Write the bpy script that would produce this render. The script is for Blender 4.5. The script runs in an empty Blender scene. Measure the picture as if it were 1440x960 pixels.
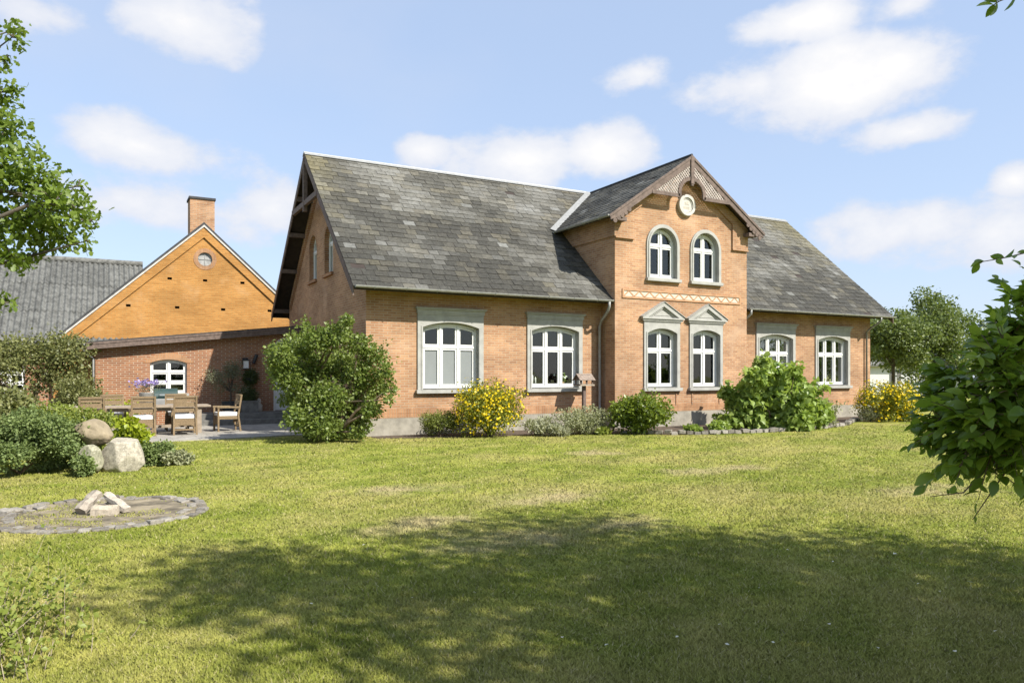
import bpy, bmesh, math, random
import numpy as np
from mathutils import Vector, Matrix, noise
from mathutils.geometry import tessellate_polygon

# ------------------------------------------------------------------ camera, sky, sun, exposure
S = bpy.context.scene
COL = S.collection
CAM = Vector((-5.91, -18.76, 1.6))
CR = Vector((.878, -.4786, 0)); CF = Vector((.4786, .878, 0))      # camera right / forward on the ground
FPX, CX, HY = 1046., 720., 527.
cam = bpy.data.cameras.new("camera"); cam_o = bpy.data.objects.new("camera", cam); COL.objects.link(cam_o)
cam.sensor_width = 36; cam.lens = FPX / 1440 * 36; cam.shift_y = 47 / 1440; cam.clip_start = .05; cam.clip_end = 3000
cam_o.location = CAM; cam_o.rotation_euler = (math.pi / 2, 0, -math.atan2(.4786, .878))
S.camera = cam_o
SUN_FROM = Vector((.525, -1, 1.03)).normalized()
EL = math.asin(SUN_FROM.z); AZ = math.atan2(SUN_FROM.x, SUN_FROM.y)
S.view_settings.view_transform = 'Standard'; S.view_settings.look = 'None'
S.view_settings.gamma = 1; S.view_settings.use_curve_mapping = False
S.view_settings.exposure = 1.10
sun = bpy.data.lights.new("sun", 'SUN'); sun.energy = 3.9; sun.angle = math.radians(.53); sun.color = (1, .95, .86)
sun_o = bpy.data.objects.new("sun", sun); COL.objects.link(sun_o)
sun_o.rotation_euler = SUN_FROM.to_track_quat('Z', 'Y').to_euler(); sun_o.location = (10, -20, 30)

W = bpy.data.worlds.new("World"); S.world = W; W.use_nodes = True
def build_world():
    nt = W.node_tree; nt.nodes.clear(); L = nt.links.new
    def nd(t, **k):
        n = nt.nodes.new(t)
        for a, v in k.items(): setattr(n, a, v)
        return n
    def mt(op, a, b=None, c=None):
        n = nd('ShaderNodeMath', operation=op)
        for i, v in enumerate((a, b, c)):
            if v is None: continue
            if isinstance(v, (int, float)): n.inputs[i].default_value = v
            else: L(v, n.inputs[i])
        return n.outputs[0]
    sky = nd('ShaderNodeTexSky', sky_type='NISHITA', sun_disc=False, sun_elevation=EL, sun_rotation=AZ)
    sky.altitude = 0; sky.air_density = 1.0; sky.dust_density = .6; sky.ozone_density = 1.4
    tc = nd('ShaderNodeTexCoord'); D = tc.outputs['Generated']
    def dot(v):
        n = nd('ShaderNodeVectorMath', operation='DOT_PRODUCT'); L(D, n.inputs[0]); n.inputs[1].default_value = v; return n.outputs['Value']
    az = mt('ARCTAN2', dot(CR), dot(CF)); el = mt('ARCSINE', dot((0, 0, 1)))
    cb = nd('ShaderNodeCombineXYZ'); L(az, cb.inputs[0]); L(el, cb.inputs[1])
    nz = nd('ShaderNodeTexNoise'); nz.inputs['Scale'].default_value = 8.5; nz.inputs['Detail'].default_value = 9; nz.inputs['Roughness'].default_value = .6
    mp = nd('ShaderNodeMapping'); mp.inputs['Scale'].default_value = (1, 1, 1.7); L(D, mp.inputs[0]); L(mp.outputs[0], nz.inputs['Vector'])
    nz2 = nd('ShaderNodeTexNoise'); nz2.inputs['Scale'].default_value = 2.6; nz2.inputs['Detail'].default_value = 6; L(mp.outputs[0], nz2.inputs['Vector'])
    clouds = [(255, 32, 125, 62, 1.), (200, 208, 140, 48, 1.), (597, 212, 48, 26, .8), (735, 222, 120, 46, 1.1), (850, 218, 95, 46, 1.1),
              (1130, 30, 110, 40, 1.2), (1170, 110, 185, 72, 1.3), (1250, 95, 95, 50, 1.1), (1060, 120, 120, 48, .9), (900, 104, 60, 24, .65),
              (1280, 186, 95, 32, 1.), (1300, 320, 170, 60, .85), (1425, 252, 50, 30, 1.), (1275, 8, 70, 28, .75), (380, 292, 110, 60, .62),
              (170, 280, 190, 50, .6), (70, 22, 90, 34, .5), (1400, 330, 90, 60, .8), (620, 290, 240, 60, .5), (1640, 150, 200, 80, 1.), (-250, 120, 200, 80, 1.)]
    cur = None
    for px, py, rx, ry, amp in clouds:
        a0 = math.atan((px - CX) / FPX); e0 = math.atan((HY - py) / FPX * math.cos(a0))
        ra = rx / FPX * math.cos(a0) ** 2; re = ry / FPX * math.cos(a0) * .95
        s = nd('ShaderNodeVectorMath', operation='SUBTRACT'); L(cb.outputs[0], s.inputs[0]); s.inputs[1].default_value = (a0, e0, 0)
        m = nd('ShaderNodeVectorMath', operation='MULTIPLY'); L(s.outputs[0], m.inputs[0]); m.inputs[1].default_value = (1 / ra, 1 / re, 0)
        l = nd('ShaderNodeVectorMath', operation='LENGTH'); L(m.outputs[0], l.inputs[0])
        v = mt('MULTIPLY_ADD', l.outputs['Value'], -amp, amp)
        cur = v if cur is None else mt('SMOOTH_MAX', cur, v, .12)
    f = mt('ADD', cur, mt('MULTIPLY_ADD', nz.outputs['Fac'], 1.9, -.95))
    mr = nd('ShaderNodeMapRange', interpolation_type='SMOOTHSTEP'); L(f, mr.inputs['Value'])
    mr.inputs['From Min'].default_value = -.08; mr.inputs['From Max'].default_value = .46
    wisp = nd('ShaderNodeMapRange', interpolation_type='SMOOTHSTEP'); L(nz2.outputs['Fac'], wisp.inputs['Value'])
    wisp.inputs['From Min'].default_value = .42; wisp.inputs['From Max'].default_value = .8; wisp.inputs['To Max'].default_value = .35
    hz = nd('ShaderNodeMapRange', interpolation_type='SMOOTHSTEP'); L(el, hz.inputs['Value'])
    hz.inputs['From Min'].default_value = -.05; hz.inputs['From Max'].default_value = .38; hz.inputs['To Min'].default_value = .26; hz.inputs['To Max'].default_value = .04
    fac = mt('MAXIMUM', mt('MULTIPLY', mr.outputs[0], .97), mt('ADD', wisp.outputs[0], hz.outputs[0]))
    # clouds: bright tops, slightly greyer bodies
    cr = nd('ShaderNodeMapRange'); L(mt('SUBTRACT', f, mt('MULTIPLY', nz2.outputs['Fac'], .5)), cr.inputs['Value'])
    cr.inputs['From Min'].default_value = -.25; cr.inputs['From Max'].default_value = .85
    cm = nd('ShaderNodeMix', data_type='RGBA'); L(cr.outputs[0], cm.inputs['Factor'])
    cm.inputs['A'].default_value = (.66, .72, .86, 1); cm.inputs['B'].default_value = (1, .985, .975, 1)
    b1 = nd('ShaderNodeBackground'); L(sky.outputs[0], b1.inputs[0]); b1.inputs[1].default_value = .143
    hc = nd('ShaderNodeMix', data_type='RGBA'); hc.inputs['Factor'].default_value = .74; L(sky.outputs[0], hc.inputs['A']); hc.inputs['B'].default_value = (1.62, 2.02, 2.76, 1)
    L(hc.outputs['Result'], b1.inputs[0])
    b2 = nd('ShaderNodeBackground'); L(cm.outputs['Result'], b2.inputs[0]); b2.inputs[1].default_value = .485
    mx = nd('ShaderNodeMixShader'); L(fac, mx.inputs[0]); L(b1.outputs[0], mx.inputs[1]); L(b2.outputs[0], mx.inputs[2])
    o = nd('ShaderNodeOutputWorld'); L(mx.outputs[0], o.inputs[0])
build_world()
W.cycles.sampling_method = 'MANUAL'; W.cycles.sample_map_resolution = 1024
S.cycles.max_bounces = 8; S.cycles.transparent_max_bounces = 12; S.cycles.diffuse_bounces = 3; S.cycles.caustics_reflective = False; S.cycles.caustics_refractive = False

# ------------------------------------------------------------------ small helpers
def cp(x, d, z=0.):                                   # metres right of / ahead of the photographer -> world
    p = CAM + CR * x + CF * d; return Vector((p.x, p.y, z))
def at(px, py, d):                                    # the point a photo pixel shows at distance d
    p = CAM + CR * ((px - CX) / FPX * d) + CF * d; return Vector((p.x, p.y, 1.6 + (HY - py) / FPX * d))
def lerp(a, b, t): return tuple(x + (y - x) * t for x, y in zip(a, b))

# ---- materials
def newmat(name):
    m = bpy.data.materials.new(name); m.use_nodes = True
    nt = m.node_tree; b = nt.nodes['Principled BSDF']
    return m, nt, b
class NB:
    def __init__(s, nt): s.nt = nt
    def n(s, t, ins=None, **k):
        x = s.nt.nodes.new(t)
        for a, v in k.items(): setattr(x, a, v)
        for i, v in (ins or {}).items():
            if hasattr(v, 'is_output'): s.nt.links.new(v, x.inputs[i])
            else: x.inputs[i].default_value = v
        return x
    def math(s, op, *a):
        return s.n('ShaderNodeMath', dict(enumerate(a)), operation=op).outputs[0]
    def noise(s, vec, scale, detail=4, rough=.55):
        return s.n('ShaderNodeTexNoise', {'Vector': vec, 'Scale': scale, 'Detail': detail, 'Roughness': rough}).outputs['Fac']
    def ramp(s, v, a, b, c=0., d=1.):
        return s.n('ShaderNodeMapRange', {'Value': v, 'From Min': a, 'From Max': b, 'To Min': c, 'To Max': d}, interpolation_type='SMOOTHSTEP').outputs[0]
    def mix(s, f, a, b, bt='MIX'):
        def c(v): return v if hasattr(v, 'is_output') else (*v, 1)
        return s.n('ShaderNodeMix', {'Factor': f, 'A': c(a), 'B': c(b)}, data_type='RGBA', blend_type=bt).outputs['Result']
    def pos(s): return s.n('ShaderNodeNewGeometry').outputs['Position']
    def scaled(s, v, sc): return s.n('ShaderNodeMapping', {'Vector': v, 'Scale': sc}).outputs[0]
def simple(name, col, rough=.6, var=.18, scale=6., metal=0., spec=.4, bump=0., bscale=40.):
    m, nt, b = newmat(name); B = NB(nt); tc = B.n('ShaderNodeTexCoord').outputs['Object']
    f = B.noise(tc, scale, 6, .65)
    c = B.mix(B.ramp(f, .3, .7), tuple(x * (1 - var) for x in col), tuple(min(1, x * (1 + var)) for x in col))
    nt.links.new(c, b.inputs['Base Color']); b.inputs['Roughness'].default_value = rough; b.inputs['Metallic'].default_value = metal
    b.inputs['Specular IOR Level'].default_value = spec
    if bump:
        bp = B.n('ShaderNodeBump', {'Height': B.noise(tc, bscale, 5), 'Strength': bump, 'Distance': .01}); nt.links.new(bp.outputs[0], b.inputs['Normal'])
    return m
def brick(name, c1, c2, mortar, bw=.235, rh=.0667, ms=.0075, stain=(.75, 1.15), pale=None, bias=0.):
    m, nt, b = newmat(name); B = NB(nt); P = B.pos()
    sp = B.n('ShaderNodeSeparateXYZ', {0: P}); ns = B.n('ShaderNodeSeparateXYZ', {0: B.n('ShaderNodeNewGeometry').outputs['True Normal']})
    side = B.math('GREATER_THAN', B.math('ABSOLUTE', ns.outputs[0]), .6)
    u = B.n('ShaderNodeMix', {'Factor': side, 'A': sp.outputs[0], 'B': sp.outputs[1]}, data_type='FLOAT').outputs[0]
    v = B.n('ShaderNodeCombineXYZ', {0: u, 1: sp.outputs[2], 2: 0.}).outputs[0]
    bt = B.n('ShaderNodeTexBrick', {'Vector': v, 'Color1': (*c1, 1), 'Color2': (*c2, 1), 'Mortar': (*mortar, 1), 'Scale': 1., 'Mortar Size': ms,
             'Mortar Smooth': .2, 'Bias': bias, 'Brick Width': bw, 'Row Height': rh})
    n1 = B.ramp(B.noise(B.scaled(P, (1, 1, 1.6)), .7, 6, .65), .32, .68)
    n2 = B.noise(B.scaled(P, (6, 6, 15)), 1., 3)
    c = B.mix(1., bt.outputs['Color'], B.mix(n1, (stain[0],) * 3, (stain[1],) * 3), 'MULTIPLY')
    c = B.mix(B.ramp(n2, .5, .75, 0, .5), c, B.mix(1., c, (.70, .62, .58), 'MULTIPLY'))
    if pale: c = B.mix(B.ramp(B.noise(P, 1.1, 5), .54, .74, 0, .45), c, pale)
    nt.links.new(c, b.inputs['Base Color']); b.inputs['Roughness'].default_value = .88; b.inputs['Specular IOR Level'].default_value = .2
    bp = B.n('ShaderNodeBump', {'Height': B.math('ADD', B.math('MULTIPLY', bt.outputs['Fac'], -1.), B.math('MULTIPLY', n2, .5)), 'Strength': .6, 'Distance': .012})
    nt.links.new(bp.outputs[0], b.inputs['Normal'])
    return m
def leafmat(name, c1, c2, trans=.35, rough=.45, spec=.4, tcol=None, hue_big=None):
    m, nt, b = newmat(name); B = NB(nt)
    g = B.n('ShaderNodeNewGeometry'); r = g.outputs['Random Per Island']
    big = B.ramp(B.noise(g.outputs['Position'], 1.7, 3), .35, .65)
    c = B.mix(r, c1, c2); c = B.mix(B.math('MULTIPLY', big, .55), c, hue_big or lerp(c2, c1, .2))
    nt.links.new(c, b.inputs['Base Color']); b.inputs['Roughness'].default_value = rough; b.inputs['Specular IOR Level'].default_value = spec
    tr = B.n('ShaderNodeBsdfTranslucent', {'Color': B.mix(.5, c, tcol or (c2[0] * 1.5, c2[1] * 1.6, c2[2] * .7))})
    mx = B.n('ShaderNodeMixShader', {0: trans, 1: b.outputs[0], 2: tr.outputs[0]})
    nt.links.new(mx.outputs[0], nt.nodes['Material Output'].inputs[0])
    return m
def attrmat(name, rough=.7, spec=.3, nscale=9., amount=(.72, 1.2), fine=None):
    m, nt, b = newmat(name); B = NB(nt)
    a = B.n('ShaderNodeAttribute', attribute_name='Col').outputs['Color']; P = B.pos()
    n1 = B.ramp(B.noise(P, nscale, 7, .7), .3, .7)
    c = B.mix(1., a, B.mix(n1, (amount[0],) * 3, (amount[1],) * 3), 'MULTIPLY')
    if fine: c = B.mix(B.ramp(B.noise(P, fine[0], 3, .7), fine[1], fine[1] + .08, 0, .8), c, fine[2])
    nt.links.new(c, b.inputs['Base Color']); b.inputs['Roughness'].default_value = rough; b.inputs['Specular IOR Level'].default_value = spec
    bp = B.n('ShaderNodeBump', {'Height': n1, 'Strength': .25, 'Distance': .01}); nt.links.new(bp.outputs[0], b.inputs['Normal'])
    return m
def glassmat(name, tint=(.85, .9, .86), refl=.12):
    m, nt, b = newmat(name); B = NB(nt)
    t = B.n('ShaderNodeBsdfTransparent', {0: (*tint, 1)}); gl = B.n('ShaderNodeBsdfGlossy', {0: (.9, .93, .9, 1), 'Roughness': .03})
    bp = B.n('ShaderNodeBump', {'Height': B.noise(B.pos(), 2.2, 2), 'Strength': .04, 'Distance': .05}); nt.links.new(bp.outputs[0], gl.inputs['Normal'])
    fr = B.n('ShaderNodeLayerWeight', {0: .25}).outputs['Fresnel']
    mx = B.n('ShaderNodeMixShader', {0: B.math('ADD', B.math('MULTIPLY', fr, .7), refl * .5), 1: t.outputs[0], 2: gl.outputs[0]})
    nt.links.new(mx.outputs[0], nt.nodes['Material Output'].inputs[0]); return m

DRY = [(*tuple(at(px, HY, 1674 / (py - HY)))[:2], rx, ry) for px, py, rx, ry in ((600, 735, 1.0, .8), (760, 700, 1.3, .7), (560, 688, 1.2, .6), (720, 762, .9, .5), (880, 740, .9, .45), (840, 638, .9, .7), (1000, 660, 1.4, .6), (1310, 690, 1.2, .7))]
def lawn_color(B, P):
    """shared by the ground sheet and the blades so that dry and lush patches agree"""
    p2 = B.n('ShaderNodeVectorMath', {0: P, 1: (1, 1, 0)}, operation='MULTIPLY').outputs[0]
    big = B.noise(p2, .34, 6, .62); mid = B.noise(p2, 1.7, 5, .65); fin = B.noise(p2, 9., 3, .6)
    c = B.mix(B.ramp(mid, .3, .72), (.208, .250, .040), (.352, .356, .088))
    c = B.mix(B.ramp(big, .43, .66, 0, .7), c, (.43, .375, .145))
    c = B.mix(B.ramp(mid, .60, .80, 0, .5), c, (.46, .385, .20))
    c = B.mix(B.ramp(fin, .55, .8, 0, .35), c, (.14, .175, .024))
    st = B.noise(B.n('ShaderNodeVectorRotate', {'Vector': B.scaled(B.n('ShaderNodeVectorRotate', {'Vector': p2, 'Angle': -.499}, rotation_type='Z_AXIS').outputs[0], (.22, 1.9, 1)), 'Angle': 0.}, rotation_type='Z_AXIS').outputs[0], 1., 4)
    c = B.mix(1., c, B.mix(B.ramp(st, .32, .68), (.84, .86, .84), (1.14, 1.12, 1.12)), 'MULTIPLY')
    m = None                                        # worn, dry patches where the photo shows them
    for x, y, rx, ry in DRY:
        l = B.n('ShaderNodeVectorMath', {0: B.n('ShaderNodeVectorMath', {0: B.n('ShaderNodeVectorMath', {0: p2, 1: (x, y, 0)}, operation='SUBTRACT').outputs[0], 1: (1 / rx, 1 / ry, 0)}, operation='MULTIPLY').outputs[0]}, operation='LENGTH').outputs['Value']
        v = B.math('SUBTRACT', 1., l); m = v if m is None else B.math('MAXIMUM', m, v)
    m = B.math('ADD', m, B.math('MULTIPLY_ADD', B.noise(p2, 1.1, 7, .7), 3.4, -1.75))
    c = B.mix(B.ramp(m, -.05, 1.1, 0, .72), c, (.52, .415, .26))
    return c
def lawnmat(name, blades):
    m, nt, b = newmat(name); B = NB(nt); P = B.pos(); c = lawn_color(B, P)
    if blades:
        r = B.n('ShaderNodeNewGeometry').outputs['Random Per Island']
        c = B.mix(1., c, B.mix(r, (.84, .86, .80), (1.24, 1.22, 1.12)), 'MULTIPLY')
        c = B.mix(B.ramp(r, .9, .93, 0, .7), c, (.50, .43, .24))
        nrm = B.n('ShaderNodeVectorMath', {0: B.n('ShaderNodeVectorMath', {0: B.n('ShaderNodeNewGeometry').outputs['Normal'], 'Scale': .42}, operation='SCALE').outputs[0], 1: (0, 0, .8)}, operation='ADD').outputs[0]
        nn = B.n('ShaderNodeVectorMath', {0: nrm}, operation='NORMALIZE').outputs[0]
        nt.links.new(nn, b.inputs['Normal'])
        tr = B.n('ShaderNodeBsdfTranslucent', {'Color': c}); mx = B.n('ShaderNodeMixShader', {0: .25, 1: b.outputs[0], 2: tr.outputs[0]})
        nt.links.new(mx.outputs[0], nt.nodes['Material Output'].inputs[0])
    else:
        g = B.noise(P, 60, 4, .7); c = B.mix(1., c, B.mix(B.ramp(g, .3, .7), (.52, .56, .5), (1.02, 1.0, .92)), 'MULTIPLY')
        bp = B.n('ShaderNodeBump', {'Height': B.math('ADD', g, B.noise(P, 14, 4)), 'Strength': .5, 'Distance': .03}); nt.links.new(bp.outputs[0], b.inputs['Normal'])
    nt.links.new(c, b.inputs['Base Color']); b.inputs['Roughness'].default_value = .7; b.inputs['Specular IOR Level'].default_value = .06
    return m

M = {}
M['brick'] = brick('tan_brick', (.445, .255, .138), (.330, .172, .092), (.42, .335, .24), stain=(.78, 1.14), pale=(.50, .345, .235))
M['brick_red'] = brick('red_brick', (.34, .150, .072), (.25, .105, .055), (.42, .34, .25), bw=.235, ms=.0095, stain=(.85, 1.1))
M['brick_yellow'] = brick('yellow_brick', (.465, .232, .070), (.385, .180, .050), (.38, .235, .09), stain=(.82, 1.10), ms=.0085, pale=(.52, .33, .17))
M['brick_dark'] = brick('shoulder_brick', (.40, .205, .10), (.31, .15, .075), (.42, .33, .24))
M['soldier'] = brick('soldier_brick', (.42, .235, .125), (.335, .175, .09), (.36, .25, .165), bw=.0667, rh=.235)
M['terracotta'] = simple('terracotta', (.42, .24, .13), .8, .15)
M['plaster'] = simple('cream_plaster', (.50, .45, .37), .8, .08)
M['concrete'] = simple('plinth_render', (.285, .262, .215), .9, .22, 3., bump=.3)
M['stone_trim'] = simple('painted_stone', (.345, .340, .312), .75, .12, 4., bump=.12)
M['white'] = simple('white_paint', (.68, .68, .655), .45, .04, 5.)
M['offwhite'] = simple('aged_white', (.47, .45, .41), .6, .12)
M['brown_wood'] = simple('weathered_brown_wood', (.135, .098, .080), .75, .3, 9., bump=.2)
M['lath'] = simple('lath_wood', (.40, .345, .31), .8, .25)
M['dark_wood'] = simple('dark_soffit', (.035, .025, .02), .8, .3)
M['slate'] = attrmat('slate', .75, .18, 11., (.70, 1.25), (55, .62, (.27, .265, .22)))
M['corrugated'] = attrmat('fibre_cement', .85, .2, 5., (.55, 1.35), (30, .58, (.27, .275, .25)))
M['felt'] = simple('roof_felt', (.05, .05, .052), .85, .25)
M['zinc'] = simple('zinc', (.30, .30, .285), .5, .15, 12., metal=.2)
M['zinc_dark'] = simple('old_zinc', (.30, .30, .29), .5, .2, metal=.3)
M['glass'] = glassmat('window_glass')
M['frost'] = simple('frosted_pane', (.215, .23, .228), .3, .05, 2., spec=.5)
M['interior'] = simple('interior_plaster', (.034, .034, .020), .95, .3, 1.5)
M['soil'] = simple('soil', (.085, .062, .043), .95, .4, 9., bump=.8)
M['ash_soil'] = simple('ash_soil', (.20, .165, .11), .95, .6, 3., bump=.8, bscale=25.)
M['sett'] = attrmat('granite_sett', .85, .25, 26., (.65, 1.25), (90, .6, (.42, .39, .33)))
M['rock'] = attrmat('boulder', .85, .25, 15., (.52, 1.22), (34, .58, (.56, .52, .43)))
M['rock_dark'] = attrmat('brown_boulder', .8, .3, 6., (.78, 1.15), (60, .62, (.33, .28, .2)))
M['bark'] = simple('bark', (.09, .075, .055), .95, .35, 7., bump=.8, bscale=22.)
M['twig'] = simple('twig', (.13, .095, .06), .9, .3)
M['ashwood'] = attrmat('bleached_firewood', .85, .2, 18., (.7, 1.2))
M['teak'] = simple('grey_teak', (.29, .235, .175), .75, .2, 8., bump=.2)
M['shingle'] = simple('weathered_shingle', (.24, .19, .155), .85, .3, 14.)
M['wicker'] = simple('wicker', (.205, .145, .080), .75, .35, 60., bump=.6, bscale=120.)
M['cushion'] = simple('white_cushion', (.78, .76, .72), .85, .05)
M['dark_metal'] = simple('black_metal', (.025, .026, .028), .45, .2, spec=.5)
M['lamp_glass'] = simple('opal_glass', (.75, .73, .68), .3, .04)
M['pot_dark'] = simple('dark_pot', (.035, .037, .04), .7, .25)
M['pot_grey'] = simple('grey_pot', (.16, .155, .14), .85, .25)
M['green_enamel'] = simple('green_enamel', (.030, .058, .052), .3, .15, spec=.5)
M['steel'] = simple('steel', (.45, .46, .47), .35, .1, metal=.6)
M['lawn'] = lawnmat('lawn', False); M['blades'] = lawnmat('grass_blades', True)
M['dry_leaf'] = leafmat('fallen_leaf', (.60, .55, .40), (.75, .72, .60), .2)
L_ = leafmat
M['oak'] = L_('oak_leaf', (0.079, 0.131, 0.020), (0.190, 0.256, 0.037), .4)
M['apple'] = L_('bush_leaf', (0.081, 0.128, 0.026), (0.219, 0.269, 0.062), .35)
M['potentilla'] = L_('potentilla_leaf', (.13, .16, .02), (.24, .25, .03), .35)
M['yellow'] = L_('yellow_petal', (.72, .50, .008), (.86, .66, .02), .3, tcol=(.9, .7, .02))
M['conifer'] = L_('conifer_spray', (0.098, 0.132, 0.022), (0.185, 0.209, 0.039), .2, .6)
M['greyleaf'] = L_('grey_leaf', (0.171, 0.194, 0.094), (0.354, 0.356, 0.206), .25, .6)
M['lavender'] = L_('lavender_leaf', (0.252, 0.264, 0.162), (0.416, 0.414, 0.282), .25, .7)
M['rhodo'] = L_('glossy_leaf', (0.057, 0.098, 0.014), (0.215, 0.270, 0.034), .3, .35, .5)
M['fig'] = L_('broad_leaf', (0.140, 0.218, 0.040), (0.314, 0.393, 0.095), .38, .42)
M['biglf'] = L_('large_leaf', (.080, .150, .018), (.300, .390, .055), .48, .36, .5, tcol=(.24, .36, .015), hue_big=(.11, .19, .024))
M['shade_leaf'] = L_('shade_leaf', (.05, .09, .015), (.10, .15, .03), .3)
M['farleaf'] = L_('far_leaf', (0.067, 0.105, 0.029), (0.193, 0.233, 0.065), .3)
M['juniper'] = L_('juniper_leaf', (.085, .130, .036), (.215, .270, .090), .25, .6)
M['climber'] = L_('climber_leaf', (0.086, 0.104, 0.034), (0.236, 0.240, 0.085), .3)
M['lime'] = L_('lime_leaf', (.21, .27, .02), (.38, .42, .035), .35)
M['olive'] = L_('olive_leaf', (.10, .115, .065), (.21, .22, .13), .25)
M['box'] = L_('box_leaf', (.035, .06, .015), (.08, .11, .03), .25)
M['scrub'] = L_('scrub_leaf', (0.143, 0.193, 0.033), (0.286, 0.319, 0.066), .35)
M['purple'] = L_('purple_petal', (.24, .19, .45), (.42, .34, .60), .3, tcol=(.4, .3, .6))

# ---- objects
def link(name, me, parent=None, mat=None, smooth=False):
    if mat: me.materials.append(mat)
    o = bpy.data.objects.new(name, me); COL.objects.link(o)
    if parent: o.parent = parent
    if smooth: me.shade_smooth()
    return o
def tag(o, label=None, cat=None, group=None, kind=None):
    for k, v in (('label', label), ('category', cat), ('group', group), ('kind', kind)):
        if v: o[k] = v
    return o
def thing(name, label, cat, loc=(0, 0, 0), rz=0., group=None):
    o = bpy.data.objects.new(name, None); COL.objects.link(o); o.location = loc; o.rotation_euler = (0, 0, rz); o.empty_display_size = .2
    return tag(o, label, cat, group)
def dup(root, loc=None, rz=None, label=None):
    def rec(o, par):
        c = o.copy(); COL.objects.link(c)
        if par: c.parent = par
        for ch in list(o.children): rec(ch, c)
        return c
    r = rec(root, None)
    if loc is not None: r.location = loc
    if rz is not None: r.rotation_euler = (0, 0, rz)
    if label: r['label'] = label
    return r
class MB:
    def __init__(s): s.v = []; s.f = []; s.c = []
    def add(s, V, F, col=None):
        n = len(s.v); s.v += [tuple(p) for p in V]; s.f += [tuple(i + n for i in f) for f in F]; s.c += [col] * len(F)
    def box(s, x0, x1, y0, y1, z0, z1, col=None, T=None):
        V = [Vector(p) for p in ((x0, y0, z0), (x1, y0, z0), (x1, y1, z0), (x0, y1, z0), (x0, y0, z1), (x1, y0, z1), (x1, y1, z1), (x0, y1, z1))]
        if T: V = [T(p) for p in V]
        s.add(V, [(3, 2, 1, 0), (4, 5, 6, 7), (0, 1, 5, 4), (1, 2, 6, 5), (2, 3, 7, 6), (3, 0, 4, 7)], col)
    def bar(s, a, b, w, h, up=(0, 0, 1), col=None):
        a = Vector(a); b = Vector(b); d = (b - a).normalized(); u = Vector(up)
        r = d.cross(u).normalized(); u = r.cross(d)
        V = [p + r * x + u * y for p in (a, b) for x, y in ((-w / 2, -h / 2), (w / 2, -h / 2), (w / 2, h / 2), (-w / 2, h / 2))]
        s.add(V, [(0, 1, 2, 3), (7, 6, 5, 4), (0, 4, 5, 1), (1, 5, 6, 2), (2, 6, 7, 3), (3, 7, 4, 0)], col)
    def tube(s, pts, r, n=8, cap=True, col=None):
        pts = [Vector(p) for p in pts]; rr = r if isinstance(r, (list, tuple)) else [r] * len(pts); V = []; F = []
        for i, p in enumerate(pts):
            d = (pts[min(i + 1, len(pts) - 1)] - pts[max(i - 1, 0)]).normalized()
            a = d.orthogonal().normalized() if i == 0 else (a - d * a.dot(d)).normalized()
            b = d.cross(a)
            V += [p + (a * math.cos(t) + b * math.sin(t)) * rr[i] for t in (2 * math.pi * k / n for k in range(n))]
        for i in range(len(pts) - 1):
            for k in range(n): F.append((i * n + k, i * n + (k + 1) % n, (i + 1) * n + (k + 1) % n, (i + 1) * n + k))
        if cap: F += [tuple(range(n - 1, -1, -1)), tuple(range((len(pts) - 1) * n, len(pts) * n))]
        s.add(V, F, col)
    def lathe(s, prof, c=(0, 0, 0), n=20, col=None):
        c = Vector(c); V = []; F = []
        for r, z in prof: V += [c + Vector((r * math.cos(2 * math.pi * k / n), r * math.sin(2 * math.pi * k / n), z)) for k in range(n)]
        for i in range(len(prof) - 1):
            for k in range(n): F.append((i * n + k, i * n + (k + 1) % n, (i + 1) * n + (k + 1) % n, (i + 1) * n + k))
        F += [tuple(range(n - 1, -1, -1)), tuple(range((len(prof) - 1) * n, len(prof) * n))]
        s.add(V, F, col)
    def poly(s, outer, holes, T, d=0., col=None):            # flat polygon with holes
        loops = [[Vector((u, z, 0)) for u, z in l] for l in [outer] + list(holes)]
        flat = [p for l in loops for p in l]
        s.add([T(p.x, d, p.y) for p in flat], [tuple(t) for t in tessellate_polygon(loops)], col)
    def prism(s, pts, T, d0, d1, col=None):
        n = len(pts); V = [T(u, d0, z) for u, z in pts] + [T(u, d1, z) for u, z in pts]
        F = [tuple(t) for t in tessellate_polygon([[Vector((u, z, 0)) for u, z in pts]])]
        s.add(V, F + [tuple(i + n for i in reversed(t)) for t in F] + [(i, (i + 1) % n, (i + 1) % n + n, i + n) for i in range(n)], col)
    def ring(s, outer, inner, T, d0, d1, col=None):
        n = len(outer); V = []
        for l, d in ((outer, d0), (inner, d0), (inner, d1), (outer, d1)): V += [T(u, d, z) for u, z in l]
        F = []
        for i in range(n):
            j = (i + 1) % n
            for k in range(4): F.append((k * n + i, k * n + j, ((k + 1) % 4) * n + j, ((k + 1) % 4) * n + i))
        s.add(V, F, col)
    def build(s, name, mat, parent=None, smooth=False, bevel=0.):
        me = bpy.data.meshes.new(name); me.from_pydata(s.v, [], s.f)
        if any(c is not None for c in s.c):
            at_ = me.color_attributes.new('Col', 'FLOAT_COLOR', 'CORNER'); buf = []
            for f, c in zip(s.f, s.c): buf += [*(c or (.5, .5, .5)), 1.] * len(f)
            at_.data.foreach_set('color', buf)
        bm = bmesh.new(); bm.from_mesh(me)
        bmesh.ops.recalc_face_normals(bm, faces=bm.faces)
        if bevel: bmesh.ops.bevel(bm, geom=[e for e in bm.edges if len(e.link_faces) == 2 and e.calc_face_angle(0) > .6], offset=bevel, segments=2, affect='EDGES', profile=.6)
        bm.to_mesh(me); bm.free()
        return link(name, me, parent, mat, smooth)
def front(y): return lambda u, d, z: Vector((u, y + d, z))
def left(x): return lambda u, d, z: Vector((x + d, u, z))

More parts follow.
